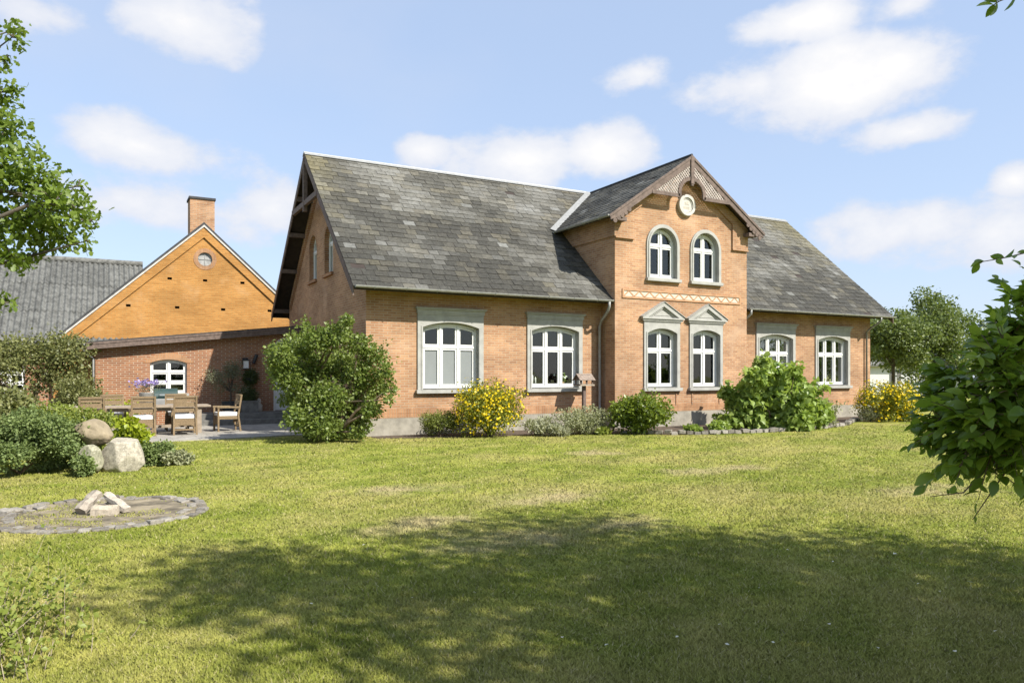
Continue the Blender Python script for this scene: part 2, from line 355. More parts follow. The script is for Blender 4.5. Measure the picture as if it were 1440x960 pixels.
def npmesh(name, V, F, mat, parent=None, smooth=False):
    me = bpy.data.meshes.new(name); V = np.asarray(V, np.float32); F = np.asarray(F, np.int32); k = F.shape[1]
    me.vertices.add(len(V)); me.vertices.foreach_set('co', V.ravel())
    me.loops.add(F.size); me.loops.foreach_set('vertex_index', F.ravel())
    me.polygons.add(len(F)); me.polygons.foreach_set('loop_start', np.arange(0, F.size, k, dtype=np.int32))
    me.polygons.foreach_set('loop_total', np.full(len(F), k, np.int32)); me.update(calc_edges=True)
    return link(name, me, parent, mat, smooth)
# leaf templates: x across, y along, z up
TL4 = (np.array([(0, 0, 0), (.36, .5, .10), (0, 1, 0), (-.36, .5, .10)]), np.array([(0, 1, 2), (0, 2, 3)]))
TN4 = (np.array([(0, 0, 0), (.16, .45, .03), (0, 1, 0), (-.16, .45, .03)]), np.array([(0, 1, 2), (0, 2, 3)]))
def big_t(ws=((0, .02), (.12, .20), (.3, .34), (.55, .37), (.78, .25), (.93, .09), (1, .005)), fold=.25, droop=.22):
    V = []; F = []
    for t, w in ws:
        z = -droop * t * t; V += [(-w, t, z + fold * w), (0, t, z), (w, t, z + fold * w)]
    for i in range(len(ws) - 1):
        for k in (0, 1): F.append((3 * i + k, 3 * i + k + 1, 3 * i + k + 4, 3 * i + k + 3))
    return np.array(V), np.array(F)
TBIG = big_t()
TNEAR = big_t(((0, .015), (.12, .13), (.3, .24), (.55, .27), (.78, .19), (.93, .07), (1, .005)), .35, .30)
TOAK = big_t(((0, .03), (.25, .22), (.4, .14), (.6, .34), (.75, .2), (.9, .24), (1, .05)), .15, .1)
TLOBE = big_t(((0, .03), (.15, .30), (.35, .42), (.55, .30), (.8, .18), (1, .01)), .2, .3)
TPET = (np.array([(math.cos(a) * .5, math.sin(a) * .5, .08 * (k % 2)) for k, a in enumerate(np.linspace(0, 2 * math.pi, 7)[:6])]), np.array([(0, 1, 2, 3), (0, 3, 4, 5)]))
def norm(a): return a / np.maximum(np.linalg.norm(a, axis=1, keepdims=True), 1e-9)
def leaves(name, P, U, N, size, tmpl, mat, parent=None, smooth=False):
    tv, tf = tmpl; n = len(P); U = norm(U); X = norm(np.cross(U, N)); Z = np.cross(X, U); size = np.broadcast_to(size, (n,))[:, None, None]
    V = P[:, None, :] + size * (tv[None, :, 0:1] * X[:, None, :] + tv[None, :, 1:2] * U[:, None, :] + tv[None, :, 2:3] * Z[:, None, :])
    F = (tf[None] + (np.arange(n) * len(tv))[:, None, None]).reshape(-1, tf.shape[1])
    return npmesh(name, V.reshape(-1, 3), F, mat, parent, smooth)
def lumps_in(rng, c, R, n, r0, inner=.75):
    d = norm(rng.normal(size=(n, 3))); r = rng.random((n, 1)) ** .45 * inner
    C = np.array(c) + d * r * np.array(R); rad = r0 * rng.uniform(.65, 1.25, (n, 1)) * np.array([[1, 1, .85]])
    return C, rad
def lump_pts(rng, C, R, n, shell=.5, zmin=.02):
    w = R.prod(1) ** (2 / 3); k = rng.choice(len(C), n, p=w / w.sum()); d = norm(rng.normal(size=(n, 3)))
    r = shell + (1 - shell) * rng.random((n, 1)) ** .7; r *= 1 + .16 * rng.normal(size=(n, 1))
    P = C[k] + d * R[k] * r; ok = P[:, 2] > zmin
    return P[ok], d[ok], k[ok]
def leaf_dirs(rng, d, out=.5, up=.35, rnd=.8, droop=-.1):
    n = len(d); N = norm(d * out + rng.normal(size=(n, 3)) * rnd * .6 + np.array([0, 0, up])); U = norm(rng.normal(size=(n, 3)) * rnd + d * .8 + np.array([0, 0, droop]))
    return U, N
def wood(mb, rng, base, targets, r0, fork=.45, n=6, sag=.0):
    """limbs from the stem to each target, bowed a little"""
    b = Vector(base)
    for t in targets:
        t = Vector(t); v = t - b; m = b + v * .5 + Vector(rng.normal(size=3) * .12 * v.length); m.z += .12 * v.length
        mb.tube([b, b.lerp(m, .5) + Vector(rng.normal(size=3) * .02), m, m.lerp(t, .6), t], [r0, r0 * .8, r0 * .55, r0 * .35, r0 * .15], n, False)
def bush(name, label, cat, loc, R, nl, leafn, lsize, mat, seed, tmpl=TL4, lump=.4, shell=.45, group=None, up=.35, droop=-.1, stems=6, part='foliage', zc=None, flowers=None, sprigs=0, smooth=False, shape=None):
    """a shrub of overlapping leaf clumps on woody stems, standing at loc; R = half width, half depth, height"""
    rng = np.random.default_rng(seed); t = thing(name, label, cat, loc, 0, group)
    h = R[2]; C, rad = lumps_in(rng, (0, 0, zc if zc else h * .5), (R[0], R[1], h * .52), nl, lump * min(R[0], h * .6))
    C[:, 2] = np.clip(C[:, 2], rad[:, 2] * .5, h - rad[:, 2] * .8)
    if shape:                                             # clumps measured off the photograph, at the shrub's own distance
        D_, L_px = shape; C = []; rad = []
        for px, py, r in L_px:
            r = r * D_ / FPX; p = at(px, py, D_ + rng.uniform(-.75, .75) * max(.25, R[1] - r)) - Vector(loc); C.append(tuple(p)); rad.append((r * 1.05, r * 1.15, r * .95))
        C = np.array(C); rad = np.array(rad)
    P, d, k = lump_pts(rng, C, rad, leafn, shell)
    if sprigs:                                            # shoots that break the outline
        for i in range(sprigs):
            j = rng.integers(len(C)); dd = norm(rng.normal(size=(1, 3)) + np.array([[0, 0, .8]]))[0]
            m = rng.integers(10, 22); s = np.linspace(.8, 1.9, m)[:, None]; q = C[j] + dd * rad[j] * s + rng.normal(size=(m, 3)) * lsize * .5
            P = np.vstack([P, q]); d = np.vstack([d, np.repeat(dd[None], m, 0)])
    P[:, 2] = np.maximum(P[:, 2], .02)
    U, N = leaf_dirs(rng, d, up=up, droop=droop)
    leaves(part, P, U, N, lsize * rng.uniform(.65, 1.25, len(P)), tmpl, mat, t, smooth)
    mb = MB(); pick = rng.choice(len(C), min(stems, len(C)), replace=False)
    wood(mb, rng, (0, 0, 0), [C[i] for i in pick], max(.012, .018 * h), n=5); mb.build('stem', M['twig'], t, True)
    if flowers:
        fm, fn, fs = flowers; q, dd, _ = lump_pts(rng, C, rad, fn, .93); q = q + dd * .03
        keep = (dd[:, 2] > -.55); q, dd = q[keep], dd[keep]
        U2 = norm(rng.normal(size=q.shape)); leaves('flower', q, np.cross(dd, U2), norm(dd + rng.normal(size=q.shape) * .35), fs * rng.uniform(.7, 1.2, len(q)), TPET, fm, t)['kind'] = 'stuff'
    return t

# ------------------------------------------------------------------ ground, terrace, beds
rnd = random.Random(4)
mb = MB(); mb.add([(-400, -300, 0), (400, -300, 0), (400, 500, 0), (-400, 500, 0)], [(0, 1, 2, 3)])
tag(mb.build('lawn', M['lawn']), kind='structure')
def sheet(name, pts, z, mat):
    mb = MB(); mb.poly(pts, [], lambda u, d, v: Vector((u, v, z))); return tag(mb.build(name, mat), kind='structure')
def pavemat():
    m, nt, b = newmat('terrace_slab'); B = NB(nt); P = B.pos()
    bt = B.n('ShaderNodeTexBrick', {'Vector': P, 'Color1': (.355, .33, .285, 1), 'Color2': (.30, .28, .245, 1), 'Mortar': (.16, .15, .13, 1), 'Scale': 1., 'Mortar Size': .006, 'Brick Width': .6, 'Row Height': .4})
    c = B.mix(1., bt.outputs['Color'], B.mix(B.ramp(B.noise(P, 3, 6), .3, .7), (.8,) * 3, (1.15,) * 3), 'MULTIPLY')
    nt.links.new(c, b.inputs['Base Color']); b.inputs['Roughness'].default_value = .85; return m
M['pave'] = pavemat()
TERR = [(-13, 1.5), (-8, .85), (-5.1, .8), (-3.6, .9), (-1.4, 1.15), (-.02, 1.3), (-.02, 7.28), (-6.2, 7.28), (-6.2, 10.98), (-13, 10.98)]
mb = MB(); mb.prism(TERR, lambda u, d, v: Vector((u, v, d)), -.05, .03); tag(mb.build('terrace', M['pave']), kind='structure')
BED = [(.05, -.02), (.05, -.75), (1.2, -1.15), (3., -1.55), (4.6, -1.75), (6.4, -2.35), (7.3, -3.3), (8.4, -3.75), (10.4, -3.95), (12.8, -3.7), (14.7, -3.1), (16.3, -2.1), (17.5, -1.45), (19.4, -1.55), (20.3, -.9), (20.2, -.02)]
sheet('garden_bed', BED, .006, M['soil'])
PIT = cp(-4.74, 8.62)
sheet('fire_pit_bed', [(PIT.x + 1.12 * math.cos(a), PIT.y + 1.12 * math.sin(a)) for a in np.linspace(0, 2 * math.pi, 33)[:32]], .006, M['ash_soil'])

# ------------------------------------------------------------------ windows
def arch(uc, w, z0, zs, rise, n=12):
    p = [(uc - w / 2, z0), (uc + w / 2, z0)]
    if rise <= 0: return p + [(uc + w / 2 - w * i / n, zs) for i in range(n + 1)]
    h = w / 2; r = (h * h + rise * rise) / (2 * rise); cz = zs + rise - r; a0 = math.asin(min(1, h / r))
    return p + [(uc + r * math.sin(a0 - 2 * a0 * i / n), cz + r * math.cos(a0 - 2 * a0 * i / n)) for i in range(n + 1)]
def archz(uc, w, zs, rise):
    h = w / 2; r = (h * h + rise * rise) / (2 * rise); cz = zs + rise - r
    return lambda u: cz + math.sqrt(max(0, r * r - (u - uc) ** 2))
def boxtop(uc, w, z0, z1, inner):
    n = len(inner) - 2; return [(uc - w / 2, z0), (uc + w / 2, z0)] + [(uc + w / 2 - w * i / (n - 1), z1) for i in range(n)]
def casement(win, T, uc, w, z0, zs, rise, ncol, rows, d0, lower=None, shrink=.0, sash=.052, mul=.055, cas=.055):
    """casing, mullions, transoms and sashes as one frame; all panes as one sheet each"""
    zt = archz(uc, w, zs, rise); fb = MB(); pb = MB(); lb = MB()
    fb.ring(arch(uc, w, z0, zs, rise), arch(uc, w - 2 * cas, z0 + cas, zs - cas * .3, max(.02, rise - cas * .7)), T, d0, d0 + .10)
    ua, ub = uc - w / 2 + cas, uc + w / 2 - cas; cw = (ub - ua - mul * (ncol - 1)) / ncol
    zc = lambda u: zt(u) - cas
    for c in range(ncol):
        a = ua + c * (cw + mul); b = a + cw
        if c: fb.box(a - mul, a, d0 - .012, d0 + .085, z0 + cas, min(zc(a), zc(a - mul)) + .02, T=lambda p: T(p.x, p.y, p.z))
        lv = [z0 + cas] + list(rows)
        for r, zb in enumerate(lv):
            lo = zb if r == 0 else zb + mul / 2; top = r == len(lv) - 1
            hi = (lambda u: zc(u)) if top else (lambda u, q=lv[r + 1] - mul / 2: q)
            us = [b - (b - a) * i / 4 for i in range(5)]; outer = [(a, lo), (b, lo)] + [(u, hi(u)) for u in us]
            ia, ib = a + sash, b - sash; ui = [ib - (ib - ia) * i / 4 for i in range(5)]; inner = [(ia, lo + sash), (ib, lo + sash)] + [(u, hi(u) - sash) for u in ui]
            fb.ring(outer, inner, T, d0 + .012, d0 + .06)
            (lb if (lower and not top) else pb).poly(inner, [], T, d0 + .045)
    for zb in rows: fb.box(ua, ub, d0 - .006, d0 + .085, zb - mul / 2, zb + mul / 2, T=lambda p: T(p.x, p.y, p.z))
    fb.build('frame', M['white'], win); pb.build('pane', M['glass'], win)
    if lower: tag(lb.build('frosted_pane', M['frost'], win), 'pale grey frosted lower panes')
def tall_window(par, y, uc, W_, w, ncol, frosted=False, head='cornice'):
    T = front(y); z0, zs, rise = 1.215, 2.90, .15; inner = arch(uc, w, z0, zs, rise); mb = MB()
    out = boxtop(uc, W_, 1.20, 3.22, inner); mb.ring(out, inner, T, -.045, .10)
    i2 = arch(uc, w - .02, z0, zs - .01, rise - .003); mb.ring(arch(uc, w + .07, z0 - .01, zs + .02, rise + .01), i2, T, -.06, -.02)     # bead round the opening
    i3 = arch(uc, w - .06, z0 + .0, zs - .03, rise - .005); mb.ring(inner, i3, T, .06, .20)
    win = mb.build('window', M['stone_trim'], par)
    sb = MB(); sb.prism([(uc - W_ / 2 - .05, 1.10), (uc + W_ / 2 + .05, 1.10), (uc + W_ / 2 + .05, 1.196), (uc - W_ / 2 - .05, 1.196)], T, -.12, .14); sb.build('sill', M['stone_trim'], win, bevel=.01)
    cb = MB()
    if head == 'cornice':
        for z0_, z1_, e, pr in ((3.222, 3.262, .0, .06), (3.262, 3.36, .02, .075), (3.36, 3.39, .05, .11), (3.39, 3.42, .07, .14)):
            cb.box(uc - W_ / 2 - e, uc + W_ / 2 + e, y - pr, y + .02, z0_, z1_)
        cb.build('cornice', M['stone_trim'], win)
    else:
        hw = W_ / 2 + .12
        for z0_, z1_, e, pr in ((3.222, 3.26, -.10, .06), (3.26, 3.32, -.05, .09), (3.32, 3.37, .0, .13)):
            cb.box(uc - hw - e, uc + hw + e, y - pr, y + .02, z0_, z1_)
        cb.prism([(uc - hw + .1, 3.37), (uc + hw - .1, 3.37), (uc, 3.73)], T, -.04, .0)
        for s in (-1, 1):
            cb.prism([(uc + s * (hw + .02), 3.37), (uc + s * (hw - .22), 3.37), (uc, 3.715), (uc, 3.85)], T, -.13, .01)
            cb.prism([(uc + s * (hw - .22), 3.37), (uc + s * (hw - .34), 3.37), (uc, 3.645), (uc, 3.715)], T, -.075, .01)
            cb.bar(T(uc + s * (hw + .03), -.075, 3.385), T(uc, -.075, 3.865), .17, .016, up=(0, 0, 1))
        cb.prism([(uc - .33, 3.435), (uc + .33, 3.435), (uc, 3.60)], T, -.055, .0)
        cb.build('pediment', M['stone_trim'], win)
    casement(win, T, uc, w - .055, z0 + .02, zs - .035, rise - .01, ncol, (2.36,), .115, frosted)
    return arch(uc, W_ - .06, 1.21, 3.2, 0)
def round_window(par, y, uc):
    T = front(y); w = 1.09; z0, zs = 4.60, 5.62; inner = arch(uc, w, z0, zs, w / 2 - .001, 20); mb = MB()
    mb.ring(arch(uc, w + .21, 4.585, zs, w / 2 + .104, 20), inner, T, -.045, .12)
    mb.ring(arch(uc, w + .10, 4.585, zs, w / 2 + .049, 20), arch(uc, w - .02, z0, zs, w / 2 - .011, 20), T, -.065, -.02)
    mb.ring(inner, arch(uc, w - .05, z0, zs, w / 2 - .026, 20), T, .06, .20)
    win = mb.build('window', M['stone_trim'], par)
    sb = MB(); sb.box(uc - .68, uc + .68, y - .12, y + .14, 4.485, 4.582); sb.build('sill', M['stone_trim'], win, bevel=.01)
    casement(win, T, uc, w - .05, z0 + .02, zs - .01, w / 2 - .03, 2, (5.60,), .115)
    return arch(uc, w + .15, 4.59, zs, w / 2 + .07, 20)
def plain_window(par, T, uc, w, z0, zs, rise, ncol, rows, bmat, depth=.13, sill=.035, head=.115, nar=14):
    """arched opening straight in the brickwork: brick reveal and a soldier arch, white casement set back"""
    inner = arch(uc, w, z0, zs, rise, nar); mb = MB(); mb.ring(arch(uc, w + .01, z0 - .005, zs, rise + .005, nar), inner, T, .002, depth + .1)
    o2 = arch(uc, w + 2 * head, z0, zs, rise + head, nar)[2:]; a2 = inner[2:]
    for i in range(len(a2) - 1): mb.prism([a2[i], a2[i + 1], lerp(a2[i + 1], o2[i + 1], 1), o2[i]], T, -.006, .01)
    win = mb.build('window', bmat, par)
    sb = MB(); sb.prism([(uc - w / 2 - .06, z0 - .09), (uc + w / 2 + .06, z0 - .09), (uc + w / 2 + .06, z0 - .004), (uc - w / 2 - .06, z0 - .004)], T, -sill - .04, depth); sb.build('sill', bmat if bmat is M['brick_dark'] else M['stone_trim'], win)
    casement(win, T, uc, w - .02, z0, zs, rise - .01, ncol, rows, depth, sash=.042, mul=.05, cas=.045)
    return arch(uc, w, z0, zs, rise, nar)

# ------------------------------------------------------------------ the farmhouse
def slates(parent, name, O, u, s, wid, length, colfn, ex=.25, sw=.34, seed=1):
    O = Vector(O); u = Vector(u).normalized(); s = Vector(s).normalized(); n = u.cross(s).normalized()
    if n.z < 0: n = -n
    r = random.Random(seed); mb = MB(); rows = int(math.ceil(length / ex))
    for j in range(rows):
        s0 = j * ex; s1 = min(length, s0 + ex * 1.25); x = -sw * (.5 if j % 2 else 0) - r.random() * .03
        while x < wid:
            w_ = sw * r.uniform(.88, 1.12); a = max(0, x + .004); b = min(wid, x + w_ - .004); x += w_
            if b - a < .02: continue
            t = r.uniform(.010, .022); sk = r.gauss(0, .006); ds = r.gauss(0, .006); lift = r.uniform(0, .006); c = colfn(r, (a + b) / 2, s0, wid, length)
            f = lambda xx, ss, h: O + u * xx + s * ss + n * h
            if r.random() < .004: continue
            V = [f(a + sk, s0 + ds, t + lift), f(b + sk, s0 + ds + sk, t), f(b, s1, .002), f(a, s1, .002), f(a + sk, s0 + ds, .001), f(b + sk, s0 + ds + sk, .001)]
            mb.add(V, [(0, 1, 2, 3), (4, 5, 1, 0), (5, 2, 1), (4, 0, 3)], c)
    return mb.build(name, M['slate'], parent)
def slatecol(r, x, s, wid, length, seed=0., dark=1.):
    p = Vector((x * .55 + seed, s * .8, 1.3)); n1 = noise.noise(p) * .5 + .5; n2 = noise.noise(Vector((x * 1.6 + seed, s * 2.6, 7.))) * .5 + .5
    g = noise.noise(Vector((x * .9 + seed, s * 1.1, 21.))) * .5 + .5; up = s / length
    c = lerp((.048, .046, .039), (.124, .118, .098), min(1, max(0, .30 + (n1 - .5) * .9 + (n2 - .5) * .8 + (up - .45) * .75 + r.gauss(0, .10))))
    k = max(0, (n1 * .55 + g * .45 - .50) * 5 + (up - .5) * .5 + r.gauss(0, .25)); c = lerp(c, (.190, .186, .168), min(.8, k * .6))      # cleaner, newer slates in patches
    if r.random() < .045: c = lerp(c, (.20, .20, .185), r.uniform(.2, .8))
    if n2 > .54: c = lerp(c, (.150, .130, .088), min(.4, (n2 - .54) * 2.) * (.4 + .6 * up))                        # brown and olive weathering
    e = max(0, 1 - x / 1.3) + max(0, 1 - (wid - x) / 3.0); l = max(0, (up - .35) / .65) * min(1, e) + r.gauss(0, .05) + (n2 - .5) * .6
    if l > .15: c = lerp(c, (.185, .160, .080), min(.62, .75 * (l - .1)))                                                        # lichen by the ridge ends
    return tuple(k * dark for k in c)

H = thing('brick_farmhouse', 'large tan brick farmhouse with slate roof and tall gabled central bay', 'house', (0, 0, 0))
HW, HD = 20.2, 9.2; RZ, RY, EZ, EO, VO = 8.49, 4.6, 3.85, .62, .5; SL = (RZ - EZ) / (RY + EO)
BX0, BX1, BY, BC, BZ, BO, BM = 7.44, 12.86, -.7, 10.15, 8.43, .38, .685
BXE0, BXE1, BYE = BX0 - BO + .06, BX1 + BO - .06, -1.01
holes = [tall_window(H, 0, 2.40, 1.97, 1.70, 3, True), tall_window(H, 0, 5.765, 1.92, 1.66, 3), tall_window(H, 0, 15.0, 1.96, 1.69, 3), tall_window(H, 0, 18.01, 1.92, 1.66, 3)]
bholes = [tall_window(H, BY, 9.225, 1.42, 1.19, 2, False, 'ped'), tall_window(H, BY, 11.045, 1.41, 1.18, 2, False, 'ped'), round_window(H, BY, 9.27), round_window(H, BY, 11.025)]
gholes = [plain_window(H, left(0), c, .98, 4.67, 5.66, .487, 2, (5.62,), M['brick_dark'], .14) for c in (3.69, 5.64)]
mb = MB(); PZ = .46
mb.poly([(0, PZ), (BX0, PZ), (BX0, 4.24), (0, 4.24)], holes[:2], front(0)); mb.poly([(BX1, PZ), (HW, PZ), (HW, 4.24), (BX1, 4.24)], holes[2:], front(0))
zt = lambda y: EZ + (y + EO) * SL - .14
gp = [(0, PZ), (HD, PZ), (HD, zt(0)), (RY, zt(RY)), (0, zt(0))]
mb.poly(gp, gholes, left(0)); mb.poly(gp, [], left(HW)); mb.poly([(0, PZ), (HW, PZ), (HW, 4.24), (0, 4.24)], [], front(HD))
mb.build('wall', M['brick'], H)
mb = MB(); bz = lambda x: BZ - abs(x - BC) * BM - .13
mb.poly([(BX0, PZ), (BX1, PZ), (BX1, bz(BX1)), (BC, bz(BC)), (BX0, bz(BX0))], bholes, front(BY))
for x in (BX0, BX1): mb.poly([(BY, PZ), (0.0, PZ), (0.0, 3.9), (3.0, 6.45), (3.0, bz(x)), (BY, bz(x))], [], left(x))
mb.build('bay_wall', M['brick'], H)
# raised brick shoulders and raking band on the bay gable and on the side gable
mb = MB(); T = front(BY)
for s in (-1, 1):
    xe = BX1 if s > 0 else BX0; xi = xe - s * .68; q = .36
    mb.prism([(xe + s * .002, 5.75), (xi, 5.75), (xi, bz(xi) - q), (BC, bz(BC) - q), (BC, bz(BC) - .002), (xe + s * .002, bz(xe) - .002)], T, -.055, -.001)
    mb.box(min(xi, xe) - .012, max(xi, xe) + .012, BY - .075, BY - .001, 5.70, 5.748)
mb.box(BX0 - .05, BX0 - .001, BY - .054, 2.6, 5.75, bz(BX0) - .01)
mb.build('gable_band', M['brick'], H)
mb = MB(); T = left(0)
for s in (-1, 1):
    ye = 0 if s < 0 else HD; a = (ye - s * .3, zt(.3) - .42); b = (RY, zt(RY) - .52)
    mb.prism([a, (a[0], a[1] - .10), (b[0], b[1] - .11), b], T, -.06, -.001)
    mb.prism([(a[0], a[1] - .11), (a[0] - s * .02, a[1] - .16), (b[0], b[1] - .17), (b[0], b[1] - .11)], T, -.03, -.001)
mb.build('gable_moulding', M['brick_dark'], H)
mb = MB()
PL = .035
mb.box(-PL, BX0 - PL - .002, -PL, .3, 0, PZ - .003); mb.box(-PL, .3, .302, HD, 0, PZ - .003); mb.box(BX1 + PL + .002, HW + PL, -PL, .3, 0, PZ - .003); mb.box(BX0 - PL, BX1 + PL, BY - PL, .31, 0, PZ - .002); mb.box(HW - .3, HW + PL, .302, HD, 0, PZ - .003)
mb.build('plinth', M['concrete'], H)
mb = MB()
for x0, x1, y in ((0.004, BX0 - .004, 0), (BX1 + .004, HW - .004, 0), (BX0 + .004, BX1 - .004, BY)): mb.box(x0, x1, y - .012, y + .05, PZ + .001, PZ + .115); mb.box(x0, x1, y - .006, y + .05, PZ + .125, PZ + .24)
mb.build('rowlock_course', M['soldier'], H)
# recessed panels below the bay windows
T = front(BY)
for c in (9.225, 11.045):
    for s in (-1, 1): mb = MB(); mb.prism([(c + s * .56, .66), (c + s * .60, .66), (c + s * .60, 1.09), (c + s * .56, 1.09)], T, -.022, -.001); mb.build('apron_strip', M['brick_dark'], H)
# decorated band
mb = MB(); T = front(BY); z0, z1 = 3.92, 4.20
mb.ring([(7.70, z0), (12.56, z0), (12.56, z1), (7.70, z1)], [(7.76, z0 + .055), (12.50, z0 + .055), (12.50, z1 - .05), (7.76, z1 - .05)], T, -.03, .0)
n = 12; st = (12.50 - 7.76) / n
for i in range(n):
    a = 7.76 + i * st
    for p, q in (((a, z0 + .055), (a + st / 2, z1 - .05)), ((a + st / 2, z1 - .05), (a + st, z0 + .055))):
        mb.prism([(p[0] - .03, p[1]), (p[0] + .03, p[1]), (q[0] + .03, q[1]), (q[0] - .03, q[1])], T, -.016, -.004)
band = mb.build('decorative_band', M['terracotta'], H)
mb = MB(); mb.box(7.765, 12.495, BY - .008, BY - .002, z0 + .06, z1 - .055); mb.build('plaster_field', M['plaster'], band)
# medallion: round plaque with rings and faint worn relief (two initials over a date line, no longer legible)
mb = MB()
def disc(mb, uc, zc, r0, r1, d0, d1, T, n=28):
    o = [(uc + r1 * math.cos(t), zc + r1 * math.sin(t)) for t in np.linspace(0, 2 * math.pi, n + 1)[:n]]
    if r0 <= 0: mb.prism(o, T, d0, d1)
    else: mb.ring(o, [(uc + r0 * math.cos(t), zc + r0 * math.sin(t)) for t in np.linspace(0, 2 * math.pi, n + 1)[:n]], T, d0, d1)
disc(mb, 10.18, 6.95, .24, .335, -.12, 0, T); disc(mb, 10.18, 6.95, .0, .241, -.07, 0, T); disc(mb, 10.18, 6.95, .20, .225, -.09, -.06, T)
med = mb.build('medallion', M['offwhite'], H, bevel=.008)
mb = MB()
for k in range(4): mb.ring([(10.06 + k * .062, 6.83), (10.105 + k * .062, 6.83), (10.105 + k * .062, 6.905), (10.06 + k * .062, 6.905)], [(10.074 + k * .062, 6.845), (10.091 + k * .062, 6.845), (10.091 + k * .062, 6.89), (10.074 + k * .062, 6.89)], T, -.076, -.068)
for k, (a, b) in enumerate((((10.08, 6.96), (10.12, 7.07)), ((10.12, 7.07), (10.16, 6.96)), ((10.2, 6.96), (10.2, 7.07)), ((10.2, 7.01), (10.27, 7.07)), ((10.2, 7.01), (10.27, 6.96)))):
    mb.prism([(a[0] - .008, a[1]), (a[0] + .008, a[1]), (b[0] + .008, b[1]), (b[0] - .008, b[1])], T, -.076 - k * .0003, -.068)
mb.build('relief', M['plaster'], med)
# roofs
mb = MB(); T = lambda u, d, z: Vector((d, u, z)); th = .12
mb.prism([(-EO, EZ), (RY, RZ), (HD + EO, EZ), (HD + EO, EZ - th), (RY, RZ - th - .02), (-EO, EZ - th)], T, -VO, HW + VO)
roof = mb.build('roof', M['dark_wood'], H)
s_up = Vector((0, RY + EO, RZ - EZ)); slates(roof, 'slate_covering', (-VO - .03, -EO - .05, EZ - .045), (1, 0, 0), s_up, HW + 2 * VO + .06, s_up.length + .05, slatecol, seed=3)
s_dn = Vector((0, -(RY + EO), RZ - EZ)); slates(roof, 'slate_covering', (-VO, HD + EO, EZ), (1, 0, 0), s_dn, HW + 2 * VO, s_dn.length, slatecol, ex=.5, sw=.7, seed=9)
mb = MB()
for s in (-1, 1): mb.bar((-VO - .04, RY + s * .11, RZ - .045), (HW + VO + .04, RY + s * .11, RZ - .055), .13, .012, up=(0, s * .66, .75))
mb.tube([(-VO - .04, RY, RZ + .01), (HW + VO + .04, RY, RZ + .01)], .03, 8)
mb.build('ridge_cap', M['zinc'], roof)
# side gable: bargeboards, collar, king post, purlin ends
mb = MB()
for s in (-1, 1):
    y = RY + s * (RY + EO); mb.prism([(y, EZ - .02), (y, EZ - .27), (RY, RZ - .27), (RY, RZ - .02)], lambda u, d, z: Vector((d, u, z)), -VO - .035, -VO)
mb.box(-VO - .05, -VO + .05, 2.95, 6.25, 6.83, 6.99); mb.box(-VO - .06, -VO + .06, RY - .06, RY + .06, 6.66, RZ - .16)
for y in (-.25, 1.2, 2.4, 3.5, 5.7, 6.8, 8.0, 9.45): 
    z = EZ + (EO + min(y, 2 * RY - y)) * SL - .30; mb.box(-VO, .02, y - .07, y + .07, z, z + .14)
mb.build('bargeboard', M['brown_wood'], H)
mb = MB()
for s in (-1, 1):
    y = RY + s * (RY + EO); mb.prism([(y, EZ - .02), (y, EZ - .27), (RY, RZ - .27), (RY, RZ - .02)], lambda u, d, z: Vector((d, u, z)), HW + VO, HW + VO + .035)
mb.build('bargeboard', M['brown_wood'], H)
# bay roof
mb = MB(); T = front(0); e0, e1 = BC - 3.06, BC + 3.06; ez = BZ - 3.06 * BM
mb.prism([(e0, ez), (BC, BZ), (e1, ez), (e1, ez - .1), (BC, BZ - .12), (e0, ez - .1)], T, BYE, RY)
bro = mb.build('bay_roof', M['dark_wood'], H)
for s, sd in ((-1, 5), (1, 6)):
    sv = Vector((-s * 3.06, 0, BZ - ez)); O = Vector((BC + s * 3.10, BYE - .03, ez - .02))
    slates(bro, 'slate_covering', O, (0, 1, 0), sv, RY - BYE, sv.length + .05, lambda r, x, q, w_, l_: slatecol(r, 3 + x * .6, q * .4, 30, l_, 40, 1.05), ex=.22, sw=.33, seed=sd)
mb = MB(); mb.tube([(BC, BYE - .04, BZ + .035), (BC, 4.5, BZ + .035)], .045, 8); mb.build('ridge_cap', M['felt'], bro)
mb = MB()
for s in (-1, 1):
    n_ = 1; p0 = Vector((BC + s * .05, 4.50, BZ + .05)); p1 = Vector((BC + s * 3.12, 2.12, ez + .035)); mb.bar(p0, p1, .24, .012, up=(0, -.55, .8))
mb.build('valley_flashing', M['zinc'], bro)
mb = MB(); T = front(BYE)                                  # bargeboards with scalloped feet
for s in (-1, 1):
    X = lambda o: BC + s * o; Z = lambda o: BZ - o * BM
    mb.prism([(X(0), Z(0) - .01), (X(3.12), Z(3.12) - .01), (X(3.12), Z(3.12) - .15), (X(2.85), Z(2.85) - .24), (X(0), Z(0) - .26)], T, -.045, -.004)
    mb.prism([(X(0), Z(0) + .03), (X(3.16), Z(3.16) + .03), (X(3.16), Z(3.16) - .06), (X(0), Z(0) - .07)], T, -.07, -.046)
    for k in range(5):
        o = 2.95 - k * .13; c = (X(o), Z(o) - .25 - .02 * (k < 4)); mb.prism([(c[0] + .075 * math.cos(t), c[1] + .075 * math.sin(t)) for t in np.linspace(0, 2 * math.pi, 13)[:12]], T, -.04, -.006 - k * .0005)
    mb.box(min(X(2.5), X(2.9)), max(X(2.5), X(2.9)), BYE - .003, BY - .06, Z(2.7) - .42, Z(2.7) - .30)
mb.build('bay_bargeboard', M['brown_wood'], H, bevel=.006)
mb = MB(); mb.box(BC - .065, BC + .065, BYE - .085, BYE + .01, 7.55, BZ - .02); mb.box(BC - .045, BC + .045, BYE - .07, BYE, 7.50, 7.55)
zr = 7.14; ra = .50
